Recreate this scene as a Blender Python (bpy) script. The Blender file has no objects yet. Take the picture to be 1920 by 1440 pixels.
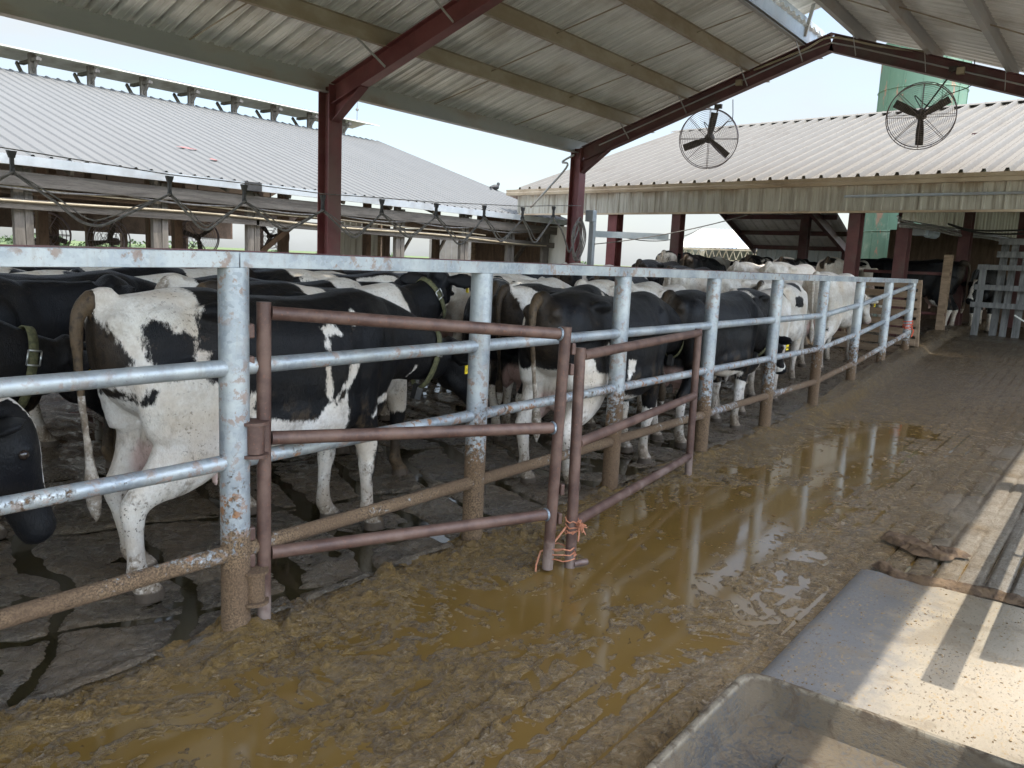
import bpy, math, random
import numpy as np
from mathutils import Vector, Matrix
R = math.radians
rnd = random.Random(7)
scene = bpy.context.scene
col = scene.collection

# ------------------------------------------------------------------ camera
YAW, PITCH, ROLL, EYE = 0.65235, -0.154285, 0.046006, 1.52873
cy, sy = math.cos(YAW), math.sin(YAW)
fwd = Vector((-sy*math.cos(PITCH), cy*math.cos(PITCH), math.sin(PITCH)))
rt = Vector((cy, sy, 0)); up = rt.cross(fwd)
c_, s_ = math.cos(ROLL), math.sin(ROLL)
r2 = rt*c_ + up*s_; u2 = -s_*rt + c_*up
cam_d = bpy.data.cameras.new("camera"); cam = bpy.data.objects.new("camera", cam_d); col.objects.link(cam)
m = Matrix.Identity(4)
for i in range(3):
    m[i][0] = r2[i]; m[i][1] = u2[i]; m[i][2] = -fwd[i]
m[2][3] = EYE
cam.matrix_world = m
cam_d.sensor_width = 36; cam_d.lens = 1500/1920*36; cam_d.clip_start = .05; cam_d.clip_end = 3000
scene.camera = cam

# ------------------------------------------------------------------ light
SUN = Vector((.29, .10, 1.0)).normalized()
ELEV = math.asin(SUN.z); AZ = math.atan2(SUN.x, SUN.y)
sd = bpy.data.lights.new("sun", 'SUN'); sd.energy = 2.0; sd.angle = R(.55); sd.color = (1, .955, .88)
so = bpy.data.objects.new("sun", sd); col.objects.link(so)
so.rotation_euler = (-SUN).to_track_quat('-Z', 'Y').to_euler()
w = bpy.data.worlds.new("World"); scene.world = w; w.use_nodes = True
wt = w.node_tree; bg = wt.nodes["Background"]
sky = wt.nodes.new("ShaderNodeTexSky"); sky.sky_type = 'NISHITA'; sky.sun_disc = False
sky.sun_elevation = ELEV; sky.sun_rotation = AZ; sky.air_density = 1.1; sky.dust_density = 2.2; sky.ozone_density = 1.2
tc = wt.nodes.new("ShaderNodeTexCoord"); mp = wt.nodes.new("ShaderNodeMapping"); mp.inputs["Scale"].default_value = (1, 1, 2.6)
nz = wt.nodes.new("ShaderNodeTexNoise"); nz.inputs["Scale"].default_value = 2.3; nz.inputs["Detail"].default_value = 6; nz.inputs["Roughness"].default_value = .55
rp = wt.nodes.new("ShaderNodeValToRGB"); rp.color_ramp.elements[0].position = .36; rp.color_ramp.elements[1].position = .66
mx = wt.nodes.new("ShaderNodeMix"); mx.data_type = 'RGBA'
mx.inputs[7].default_value = (2.75, 2.92, 3.02, 1)
wt.links.new(tc.outputs["Generated"], mp.inputs["Vector"]); wt.links.new(mp.outputs["Vector"], nz.inputs["Vector"])
wt.links.new(nz.outputs["Fac"], rp.inputs["Fac"])
ml = wt.nodes.new("ShaderNodeMath"); ml.operation = 'MULTIPLY_ADD'; ml.inputs[1].default_value = .75; ml.inputs[2].default_value = .22
wt.links.new(rp.outputs["Color"], ml.inputs[0]); wt.links.new(ml.outputs[0], mx.inputs[0])
wt.links.new(sky.outputs["Color"], mx.inputs[6]); wt.links.new(mx.outputs[2], bg.inputs["Color"])
# sky brightened behind and right of the camera, added to light the pen
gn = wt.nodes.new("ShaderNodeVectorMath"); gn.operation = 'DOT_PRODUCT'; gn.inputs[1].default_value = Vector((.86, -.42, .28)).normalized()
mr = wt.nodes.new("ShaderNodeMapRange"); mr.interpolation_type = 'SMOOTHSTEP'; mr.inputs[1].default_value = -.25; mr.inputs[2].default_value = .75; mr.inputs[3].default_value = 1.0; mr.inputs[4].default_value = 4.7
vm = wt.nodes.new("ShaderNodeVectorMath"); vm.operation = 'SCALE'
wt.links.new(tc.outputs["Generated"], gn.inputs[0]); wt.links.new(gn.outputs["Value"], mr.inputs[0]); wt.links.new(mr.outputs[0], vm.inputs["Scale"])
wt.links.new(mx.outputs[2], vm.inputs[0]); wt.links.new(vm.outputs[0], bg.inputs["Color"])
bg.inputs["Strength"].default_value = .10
scene.view_settings.view_transform = 'Standard'; scene.view_settings.look = 'None'
scene.view_settings.exposure = 1.62; scene.view_settings.gamma = 1
scene.cycles.use_denoising = True
scene.cycles.max_bounces = 8; scene.cycles.diffuse_bounces = 4; scene.cycles.glossy_bounces = 3
scene.cycles.sample_clamp_indirect = 6

# ------------------------------------------------------------------ numpy noise
_rs = np.random.RandomState(11); _perm = _rs.permutation(256); _perm = np.concatenate([_perm, _perm, _perm])
_val = _rs.rand(256)
def vnoise(P, seed=0):
    P = np.asarray(P, float) + seed*17.31
    I = np.floor(P).astype(int); F = P - I; F = F*F*F*(F*(F*6-15)+10)
    I &= 255
    def h(a, b, c): return _val[_perm[_perm[_perm[a & 255] + (b & 255)] + (c & 255)]]
    x, y, z = I.T; u, v, q = F.T
    def lx(b, c): return h(x, b, c)*(1-u) + h(x+1, b, c)*u
    return (lx(y, z)*(1-v)+lx(y+1, z)*v)*(1-q) + (lx(y, z+1)*(1-v)+lx(y+1, z+1)*v)*q
def fbm(P, seed=0, oct=4, gain=.5):
    P = np.asarray(P, float); s = 0; a = 1; t = 0
    for o in range(oct):
        s = s + a*(vnoise(P*(2.03**o), seed+o)-.5); t += a; a *= gain
    return s/t*2

# ------------------------------------------------------------------ mesh helpers
class MB:
    def __init__(self): self.v = []; self.f = []; self.m = []; self.cur = 0
    def add(self, vs, fs):
        n = len(self.v); self.v += [tuple(p) for p in vs]
        for f in fs: self.f.append(tuple(i+n for i in f)); self.m.append(self.cur)
    def box(self, a, b):
        x0, y0, z0 = a; x1, y1, z1 = b
        self.add([(x0,y0,z0),(x1,y0,z0),(x1,y1,z0),(x0,y1,z0),(x0,y0,z1),(x1,y0,z1),(x1,y1,z1),(x0,y1,z1)],
                 [(0,3,2,1),(4,5,6,7),(0,1,5,4),(1,2,6,5),(2,3,7,6),(3,0,4,7)])
    def bar(self, p, q, w, h, upv=(0,0,1), roll=0):
        p = Vector(p); q = Vector(q); t = (q-p).normalized(); s = t.cross(Vector(upv))
        if s.length < 1e-4: s = t.cross(Vector((1,0,0)))
        s.normalize(); n = s.cross(t)
        vs = []
        for e in (p, q):
            for a, b in ((-1,-1),(1,-1),(1,1),(-1,1)): vs.append(e + s*a*w/2 + n*b*h/2)
        self.add(vs, [(0,1,2,3),(7,6,5,4),(0,4,5,1),(1,5,6,2),(2,6,7,3),(3,7,4,0)])
    def prism(self, prof, p, q, upv=(0,0,1), closed=True, cap=True):
        # prof: list of (side, up) points swept from p to q
        p = Vector(p); q = Vector(q); t = (q-p).normalized(); s = t.cross(Vector(upv)).normalized(); n = s.cross(t)
        k = len(prof); vs = [e + s*a + n*b for e in (p, q) for a, b in prof]
        fs = [(i, (i+1) % k, (i+1) % k+k, i+k) for i in range(k if closed else k-1)]
        if cap and closed: fs += [tuple(range(k))[::-1], tuple(range(k, 2*k))]
        self.add(vs, fs)
    def tube(self, pts, r, n=10, caps=True):
        pts = [Vector(p) for p in pts]; k = len(pts)
        rs = r if isinstance(r, (list, tuple)) else [r]*k
        ref = None; vs = []
        for i, p in enumerate(pts):
            t = (pts[min(i+1, k-1)] - pts[max(i-1, 0)])
            if t.length < 1e-9: t = Vector((0,0,1))
            t.normalize()
            if ref is None:
                ref = Vector((0,0,1)) if abs(t.z) < .9 else Vector((1,0,0))
            s = t.cross(ref)
            if s.length < 1e-5: s = t.orthogonal()
            s.normalize(); u = s.cross(t); ref = u
            for j in range(n):
                a = 2*math.pi*j/n; vs.append(p + (s*math.cos(a) + u*math.sin(a))*rs[i])
        fs = []
        for i in range(k-1):
            for j in range(n): fs.append((i*n+j, i*n+(j+1) % n, (i+1)*n+(j+1) % n, (i+1)*n+j))
        if caps: fs += [tuple(range(n))[::-1], tuple(range((k-1)*n, k*n))]
        self.add(vs, fs)
    def ring(self, c, ax, rad, r, seg=32, n=5):
        c = Vector(c); ax = Vector(ax).normalized(); s = ax.orthogonal().normalized(); u = ax.cross(s)
        vs = []; fs = []
        for i in range(seg):
            a = 2*math.pi*i/seg; d = s*math.cos(a) + u*math.sin(a)
            for j in range(n):
                b = 2*math.pi*j/n; vs.append(c + d*(rad + r*math.cos(b)) + ax*r*math.sin(b))
        for i in range(seg):
            for j in range(n): fs.append((i*n+j, ((i+1) % seg)*n+j, ((i+1) % seg)*n+(j+1) % n, i*n+(j+1) % n))
        self.add(vs, fs)
    def ball(self, c, r, seg=10, rings=7, sc=(1,1,1)):
        vs = [(c[0], c[1], c[2]+r*sc[2])]
        for i in range(1, rings):
            t = math.pi*i/rings
            for j in range(seg):
                a = 2*math.pi*j/seg; vs.append((c[0]+r*sc[0]*math.sin(t)*math.cos(a), c[1]+r*sc[1]*math.sin(t)*math.sin(a), c[2]+r*sc[2]*math.cos(t)))
        vs.append((c[0], c[1], c[2]-r*sc[2])); L = len(vs)-1
        fs = [(0, 1+j, 1+(j+1) % seg) for j in range(seg)]
        for i in range(rings-2):
            for j in range(seg): fs.append((1+i*seg+j, 1+(i+1)*seg+j, 1+(i+1)*seg+(j+1) % seg, 1+i*seg+(j+1) % seg))
        b = 1+(rings-2)*seg
        fs += [(L, b+(j+1) % seg, b+j) for j in range(seg)]
        self.add(vs, fs)
    def build(self, name, mat, parent=None, smooth=False, bevel=0):
        me = bpy.data.meshes.new(name)
        off = wpos(parent)
        me.from_pydata([(x-off[0], y-off[1], z-off[2]) for x, y, z in self.v], [], self.f)
        mats = mat if isinstance(mat, (list, tuple)) else [mat]
        for mm in mats: me.materials.append(mm)
        if len(mats) > 1: me.polygons.foreach_set("material_index", self.m)
        if smooth: me.polygons.foreach_set("use_smooth", [True]*len(me.polygons))
        me.update()
        o = bpy.data.objects.new(name, me); col.objects.link(o)
        if parent: o.parent = parent
        if bevel:
            b = o.modifiers.new("b", 'BEVEL'); b.width = bevel; b.segments = 2; b.limit_method = 'ANGLE'; b.angle_limit = R(50)
        if smooth:
            try: me.set_sharp_from_angle(angle=R(40))
            except Exception: pass
        return o
def wpos(o):
    p = Vector((0,0,0))
    while o is not None: p = p + Vector(o.location); o = o.parent
    return p
def empty(name, loc, label, cat, group=None):
    o = bpy.data.objects.new(name, None); col.objects.link(o); o.location = loc; o.empty_display_size = .1
    o['label'] = label; o['category'] = cat
    if group: o['group'] = group
    return o
def tag(o, label, cat, group=None, kind=None):
    if label: o['label'] = label
    if cat: o['category'] = cat
    if group: o['group'] = group
    if kind: o['kind'] = kind
    return o
def struct(o): o['kind'] = 'structure'; return o
def catmull(pts, n):
    pts = [Vector(p) for p in pts]; out = []
    P = [pts[0]*2-pts[1]] + pts + [pts[-1]*2-pts[-2]]
    for i in range(1, len(P)-2):
        for k in range(n):
            t = k/n; a, b, c, d = P[i-1], P[i], P[i+1], P[i+2]
            out.append(.5*((2*b) + (c-a)*t + (2*a-5*b+4*c-d)*t*t + (3*b-a-3*c+d)*t**3))
    out.append(pts[-1]); return out
def sag(p, q, d, n=12):
    p = Vector(p); q = Vector(q)
    return [p.lerp(q, i/n) - Vector((0,0,d*4*(i/n)*(1-i/n))) for i in range(n+1)]

# ------------------------------------------------------------------ materials
class NT:
    def __init__(self, name):
        self.m = bpy.data.materials.new(name); self.m.use_nodes = True
        self.t = self.m.node_tree; self.b = self.t.nodes["Principled BSDF"]
    def n(self, typ, **kw):
        nd = self.t.nodes.new("ShaderNode"+typ)
        for k, v in kw.items():
            if k.startswith('i_'): nd.inputs[k[2:].replace('_', ' ')].default_value = v
            else: setattr(nd, k, v)
        return nd
    def l(self, a, b): self.t.links.new(a, b)
    def pos(self): return self.n("NewGeometry").outputs["Position"]
    def obj(self): return self.n("TexCoord").outputs["Object"]
    def map(self, vec, scale=(1,1,1), loc=(0,0,0), rot=(0,0,0)):
        mnode = self.n("Mapping"); mnode.inputs["Scale"].default_value = scale; mnode.inputs["Location"].default_value = loc; mnode.inputs["Rotation"].default_value = rot
        self.l(vec, mnode.inputs["Vector"]); return mnode.outputs[0]
    def noise(self, vec, s, d=4, r=.55, dist=0):
        nd = self.n("TexNoise"); nd.inputs["Scale"].default_value = s; nd.inputs["Detail"].default_value = d; nd.inputs["Roughness"].default_value = r; nd.inputs["Distortion"].default_value = dist
        self.l(vec, nd.inputs["Vector"]); return nd.outputs["Fac"]
    def voro(self, vec, s, feat='F1', out='Distance'):
        nd = self.n("TexVoronoi", feature=feat); nd.inputs["Scale"].default_value = s; self.l(vec, nd.inputs["Vector"]); return nd.outputs[out]
    def sm(self, x, a, b):
        nd = self.n("MapRange", interpolation_type='SMOOTHSTEP'); nd.inputs[1].default_value = a; nd.inputs[2].default_value = b
        self.l(x, nd.inputs[0]); return nd.outputs[0]
    def math(self, op, a, b=None, c=None):
        nd = self.n("Math", operation=op)
        for i, x in enumerate((a, b, c)):
            if x is None: continue
            if isinstance(x, (int, float)): nd.inputs[i].default_value = x
            else: self.l(x, nd.inputs[i])
        return nd.outputs[0]
    def sep(self, v): nd = self.n("SeparateXYZ"); self.l(v, nd.inputs[0]); return nd.outputs
    def mix(self, f, a, b):
        nd = self.n("Mix", data_type='RGBA')
        for i, x in ((0, f), (6, a), (7, b)):
            if isinstance(x, (int, float)): nd.inputs[i].default_value = x
            elif isinstance(x, tuple): nd.inputs[i].default_value = x + (1,) if len(x) == 3 else x
            else: self.l(x, nd.inputs[i])
        return nd.outputs[2]
    def fmix(self, f, a, b):
        nd = self.n("Mix", data_type='FLOAT')
        for i, x in ((0, f), (2, a), (3, b)):
            if isinstance(x, (int, float)): nd.inputs[i].default_value = x
            else: self.l(x, nd.inputs[i])
        return nd.outputs[0]
    def out(self, colr, rough=.6, metal=0, bump=None, bs=.3, bd=.02, spec=None):
        for k, v in (("Base Color", colr), ("Roughness", rough), ("Metallic", metal)):
            if isinstance(v, tuple): self.b.inputs[k].default_value = v + (1,)
            elif isinstance(v, (int, float)): self.b.inputs[k].default_value = v
            else: self.l(v, self.b.inputs[k])
        if spec is not None: self.b.inputs["Specular IOR Level"].default_value = spec
        if bump is not None:
            bn = self.n("Bump"); bn.inputs["Strength"].default_value = bs; bn.inputs["Distance"].default_value = bd
            self.l(bump, bn.inputs["Height"]); self.l(bn.outputs[0], self.b.inputs["Normal"])
        return self.m
MUD = (.20, .118, .052)
def m_galv(name, mud=True):
    t = NT(name); p = t.pos(); z = t.sep(p)[2]
    sp = t.voro(p, 60, out='Color'); spv = t.sep(sp)[0]
    big = t.noise(p, 5, 5)
    c = t.mix(spv, (.235,.262,.282), (.325,.355,.374))
    c = t.mix(t.sm(big, .35, .7), c, (.43,.45,.44)); st = t.noise(t.map(p, (9, 9, .8)), 2.5, 5, .7); c = t.mix(t.math('MULTIPLY', t.sm(st, .52, .7), .55), c, (.30,.29,.26)); sc = t.noise(p, 95, 3, .7); c = t.mix(t.math('MULTIPLY', t.sm(sc, .6, .72), .5), c, (.2,.18,.15))
    rn = t.noise(p, 22, 6, .65); rl = t.noise(p, 3.1, 3)
    rust = t.math('MULTIPLY', t.sm(rn, .525, .60), t.math('ADD', t.math('MULTIPLY', t.sm(rl, .45, .62), .6), t.math('MULTIPLY', t.sm(z, 1.0, .55), .7)))
    c = t.mix(rust, c, (.24,.12,.055))
    rough = t.fmix(rust, t.fmix(big, .38, .6), .85); met = t.fmix(rust, .55, .0)
    bump = t.math('MULTIPLY', spv, .1)
    if mud:
        n1 = t.noise(p, 1.7, 6, .72); n2 = t.noise(p, 38, 4, .75)
        zz = t.math('MULTIPLY', t.math('SUBTRACT', .60, z), 2.6)
        f = t.math('ADD', zz, t.math('ADD', t.math('MULTIPLY', t.math('SUBTRACT', n1, .5), 3.6), t.math('MULTIPLY', t.math('SUBTRACT', n2, .5), 2.6)))
        f = t.sm(f, -.05, .30)
        n3 = t.noise(p, 130, 3, .7)
        mc = t.mix(t.sm(n3, .35, .65), (.045,.027,.014), (.225,.145,.078))
        mc = t.mix(t.math('MULTIPLY', t.sm(n1, .42, .6), .6), mc, (.10,.058,.03))
        c = t.mix(f, c, mc); rough = t.fmix(f, rough, .9); met = t.fmix(f, met, 0)
        bump = t.math('ADD', bump, t.math('MULTIPLY', f, t.math('ADD', t.math('MULTIPLY', n3, 1.2), t.math('MULTIPLY', n2, 2.0))))
    return t.out(c, rough, met, bump, .55, .008)
def m_noise(name, c1, c2, rough=.6, metal=0, s=8, stretch=(1,1,1), bs=.2, bd=.01, lo=.35, hi=.65, dirt=None, dirts=1.5, coord='pos'):
    t = NT(name); p = t.map(t.pos() if coord == 'pos' else t.obj(), stretch)
    n1 = t.noise(p, s, 6, .6); c = t.mix(t.sm(n1, lo, hi), c1, c2)
    if dirt: c = t.mix(t.math('MULTIPLY', t.sm(t.noise(p, dirts, 5, .65), .45, .7), .8), c, dirt)
    fine = t.noise(p, s*9, 3)
    return t.out(c, rough, metal, t.math('ADD', n1, t.math('MULTIPLY', fine, .5)), bs, bd)
M = {}
M['galv'] = m_galv('galvanised_pipe'); M['galv_clean'] = m_galv('galvanised_clean', False)
def m_gate():
    t = NT('rusty_primer_steel'); p = t.pos()
    n1 = t.noise(p, 9, 6, .65); n2 = t.noise(p, 70, 4, .7)
    c = t.mix(t.sm(n1, .35, .68), (.070,.036,.027), (.140,.083,.060))
    c = t.mix(t.sm(n2, .56, .72), c, (.17,.075,.045)); z = t.sep(p)[2]
    f = t.sm(t.math('ADD', t.math('SUBTRACT', .22, z), t.math('MULTIPLY', t.math('SUBTRACT', n1, .5), .8)), .0, .25)
    c = t.mix(t.math('MULTIPLY', f, .55), c, (.26,.21,.18))
    return t.out(c, t.fmix(n1, .42, .7), .15, n2, .3, .004)
M['gate'] = m_gate()
M['weld'] = m_noise('weld_steel', (.16,.20,.24), (.42,.47,.5), .35, .6, 90, bs=.6, bd=.004)
M['red'] = m_noise('red_primer_beam', (.118,.029,.029), (.165,.048,.045), .5, .05, 3, dirt=(.13,.075,.06), dirts=1.2)
M['darkred'] = m_noise('dusty_red_rafter', (.075,.026,.026), (.115,.043,.04), .6, .05, 3, dirt=(.10,.075,.06), dirts=2)
M['purlin'] = m_noise('dusty_purlin', (.27,.215,.145), (.37,.315,.235), .7, .05, 2.5, (1,.5,1), dirt=(.26,.20,.125), dirts=3)
M['strut'] = m_noise('grey_strut', (.33,.33,.315), (.43,.42,.39), .6, .3, 2, (1,.4,1), dirt=(.28,.22,.16), dirts=2)
def m_roofunder():
    t = NT('galvalume_roof_sheet'); p = t.pos()
    st = t.noise(t.map(p, (.5, 9, .5)), 2.2, 4, .6); n = t.noise(p, 1.1, 5, .6)
    c = t.mix(t.sm(st, .35, .7), (.74,.73,.69), (.58,.57,.53))
    c = t.mix(t.math('MULTIPLY', t.sm(n, .45, .75), .7), c, (.40,.36,.29))
    return t.out(c, .45, .1, n, .05, .01)
M['roofunder'] = m_roofunder()
def m_roofleft():
    t = NT('weathered_grey_roof'); p = t.pos(); n = t.noise(t.map(p, (.3, 5, 1)), 1.5, 5); d = t.voro(t.map(p, (1, 1, 1)), 3.4)
    c = t.mix(n, (.106,.106,.100), (.142,.141,.134)); c = t.mix(t.math('LESS_THAN', d, .035), c, (.12,.11,.11))
    return t.out(c, .6, .1, n, .05, .01)
M['roofleft'] = m_roofleft()
M['roofright'] = m_noise('sun_faded_tan_roof', (.138,.124,.102), (.160,.145,.121), .6, 0, .9, (1,1,1), dirt=(.122,.106,.084), dirts=.9)
def m_skirt():
    t = NT('streaked_beige_siding'); p = t.pos()
    st = t.noise(t.map(p, (7, 7, .5)), 1.6, 5, .65); z = t.sep(p)[2]
    c = t.mix(t.sm(st, .42, .72), (.40,.372,.305), (.21,.182,.135))
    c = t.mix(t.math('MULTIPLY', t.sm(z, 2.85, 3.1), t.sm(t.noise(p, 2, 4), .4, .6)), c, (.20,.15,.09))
    return t.out(c, .6, .0, st, .05, .01)
M['skirt'] = m_skirt()
M['gutter'] = m_noise('tan_gutter_trim', (.38,.29,.19), (.46,.37,.26), .5, 0, 1.5, dirt=(.20,.13,.075), dirts=1.1)
M['gutterL'] = m_noise('pale_gutter', (.55,.58,.58), (.66,.68,.67), .45, .2, 2, dirt=(.45,.44,.42), dirts=1.5)
def m_wood(name, a, b, axis=(1,1,1)):
    t = NT(name); p = t.map(t.pos(), axis); n = t.noise(p, 6, 6, .65, .5); g = t.noise(t.map(p, (6, 6, 6)), 9, 4)
    c = t.mix(t.sm(n, .32, .68), a, b); c = t.mix(t.math('MULTIPLY', t.sm(g, .55, .7), .5), c, tuple(x*.45 for x in a))
    return t.out(c, .85, 0, t.math('ADD', n, g), .4, .01)
M['wood_v'] = m_wood('weathered_post_wood', (.075,.064,.052), (.165,.145,.12), (2.4,2.4,.25))
M['wood_h'] = m_wood('weathered_board_wood', (.07,.058,.045), (.145,.125,.10), (2.4,.2,2.4))
M['wood_dark'] = m_wood('old_brown_wood', (.085,.055,.036), (.16,.105,.07), (2,.5,.3))
M['wood_tan'] = m_wood('pallet_wood', (.17,.115,.07), (.28,.20,.13), (.4,1.5,2.4))
M['wood_grey'] = m_wood('silvery_board_wood', (.10,.10,.098), (.22,.22,.213), (2.4,2.4,.3))
M['white_sheet'] = m_noise('dusty_white_sheet', (.50,.48,.42), (.62,.60,.54), .6, 0, 1.2, (3,3,.5), dirt=(.38,.33,.26), dirts=.8)
M['dark'] = m_noise('dark_rubber', (.018,.017,.016), (.035,.033,.03), .6, 0, 12)
M['cable'] = m_noise('dusty_cable', (.095,.088,.08), (.18,.165,.145), .7, 0, 14)
M['hose'] = m_noise('yellowed_hose', (.27,.22,.14), (.36,.30,.20), .6, 0, 4)
M['fan'] = m_noise('dusty_fan_steel', (.055,.045,.038), (.10,.085,.07), .7, .2, 12)
M['fanwire'] = m_noise('fan_guard_wire', (.16,.12,.125), (.25,.20,.20), .5, .4, 12)
M['motor'] = m_noise('fan_motor', (.10,.085,.07), (.17,.15,.12), .7, .1, 12)
M['box'] = m_noise('grey_electric_box', (.30,.34,.37), (.38,.42,.45), .5, .2, 6, dirt=(.25,.24,.22))
M['yellow'] = m_noise('yellow_tag_plastic', (.70,.50,.01), (.80,.60,.02), .45, 0, 40, bs=.05)
M['ink'] = m_noise('black_print', (.01,.01,.01), (.02,.02,.02), .6)
M['collar'] = m_noise('olive_collar_webbing', (.055,.055,.025), (.12,.115,.05), .8, 0, 60)
M['steel'] = m_noise('bright_buckle', (.5,.5,.48), (.6,.6,.58), .3, .9, 30)
M['twine'] = m_noise('orange_twine', (.36,.13,.065), (.47,.21,.12), .9, 0, 60)
M['twine_red'] = m_noise('red_twine', (.55,.07,.03), (.65,.12,.06), .9, 0, 60)
def m_silo():
    t = NT('rusty_green_silo'); p = t.pos(); n = t.noise(p, 1.6, 6, .65); n2 = t.noise(t.map(p, (1.4, 1.4, .35)), 2.2, 6, .7)
    c = t.mix(n, (.085,.155,.095), (.125,.205,.130)); r = t.sm(n2, .585, .63)
    c = t.mix(r, c, (.30,.17,.105)); c = t.mix(t.math('MULTIPLY', t.sm(n, .55, .7), .4), c, (.4,.42,.3))
    return t.out(c, .6, .05, n2, .2, .02)
M['silo'] = m_silo()
M['translucent'] = m_noise('old_skylight_panel', (.42,.48,.5), (.62,.66,.66), .4, 0, 1.5, (6,6,.6), dirt=(.25,.26,.24))
M['leaf'] = m_noise('leaf_green', (.04,.065,.025), (.075,.11,.04), .7, 0, .6, bs=0)
M['grass'] = m_noise('pasture', (.06,.10,.03), (.12,.15,.05), .9, 0, .4)
M['gravel'] = m_noise('pale_yard_gravel', (.30,.27,.225), (.42,.39,.335), .9, 0, 3)
# ------------------------------------------------------------------ floors
def zr(y):
    y = np.asarray(y, float); t = y-9.35
    return np.clip(.085*np.where(t > .6, t, np.where(t > -.6, (t+.6)**2/2.4, 0)), 0, .53)
FX, FY0, FS = -2.655, 1.7395, 1.442           # pen fence line
posts_y = [FY0+FS*i for i in range(-1, 9)]
def sst(x, a, b):
    t = np.clip((x-a)/(b-a), 0, 1); return t*t*(3-2*t)
def lane_h(X, Y):
    P = np.stack([X, Y, 0*X], -1)
    Pw = P + np.stack([fbm(P*2.2, 31, 3)*.28, fbm(P*2.2, 32, 3)*.28, 0*X], -1)
    n1 = fbm(P*np.array([1.35, .8, 1]), 1, 3); n2 = fbm(Pw*np.array([6.5, 4., 1]), 2, 4, .6)
    rg = 1-2*np.abs(fbm(Pw*np.array([9, 5.5, 1]), 3, 3))
    fine = fbm(Pw*26, 4, 3, .6); chunk = np.maximum(fbm(Pw*15, 7, 3, .6)-.16, 0)
    right = sst(X + .25*n1, -1.35, -.95)               # 0 in the slurry, 1 on the scraped concrete
    far = sst(Y, 4.6, 8.2)
    amp = (1-.75*right)*(1-.45*far)
    pud = sst(X, -2.35, -2.0)*(1-sst(X, -1.75, -1.2))*sst(Y, 2.0, 2.6)   # open brown water beside the gates
    crumb = np.maximum(fbm(Pw*42, 17, 3, .65)-.02, 0)+.35*np.abs(fbm(Pw*np.array([24,15,1]), 19, 3, .6))*sst(n2+.4*n1, -.25, .35)
    h = -.004 + .013*n1 + amp*(.018*n2 + .006*(rg-.35)*.7 + .010*fine + .030*chunk*(1-.6*right) + .024*crumb*(1-.4*right)) - .010*pud
    h += right*.016 + far*.008
    # swept heap along the fence foot
    edge = np.exp(-((X+2.58+.06*n2)/.10)**2)
    h += edge*(.014+.018*np.abs(n2)+.05*chunk)*(1-.4*sst(Y,3,5))
    kb = sst(Y, 7.4, 10.5)*(1-sst(X+.03*n2, -2.50, -2.38)); h += kb*(.10+.03*n2)
    for py in posts_y:
        d2 = (X-FX)**2+(Y-py)**2
        h += (.045+.05*fbm(P*14, 9, 3))*np.exp(-d2/.016)
    # grooves cut along the lane
    gx = np.mod(X+.02*fbm(P*np.array([.6,.25,1]), 12, 2), .118)/.118
    g = np.exp(-((gx-.5)/.075)**2)
    h -= g*.020*sst(X, -2.0, -1.35)*(1-.25*far)*np.clip(.55+1.4*fbm(P*1.1, 15, 2)+right*.5, 0, 1)
    # scraper ripples on the far part
    h += .004*far*np.sin(Y*26+3*n1*3)*(1-right*.6)
    return h + zr(Y)
def grid(name, xs, ys, hf, mat):
    X, Y = np.meshgrid(xs, ys); X = X.ravel(); Y = Y.ravel(); Z = hf(X, Y)
    nx, ny = len(xs), len(ys)
    me = bpy.data.meshes.new(name); V = np.stack([X, Y, Z], -1)
    i = np.arange((nx-1)*(ny-1)); a = (i//(nx-1))*nx + i % (nx-1)
    F = np.stack([a, a+1, a+nx+1, a+nx], -1)
    me.vertices.add(len(V)); me.vertices.foreach_set("co", V.ravel())
    me.loops.add(F.size); me.loops.foreach_set("vertex_index", F.ravel())
    me.polygons.add(len(F)); me.polygons.foreach_set("loop_start", np.arange(0, F.size, 4)); me.polygons.foreach_set("loop_total", np.full(len(F), 4))
    me.polygons.foreach_set("use_smooth", np.ones(len(F), bool)); me.update(calc_edges=True); me.validate()
    me.materials.append(mat); o = bpy.data.objects.new(name, me); col.objects.link(o); return o
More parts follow.
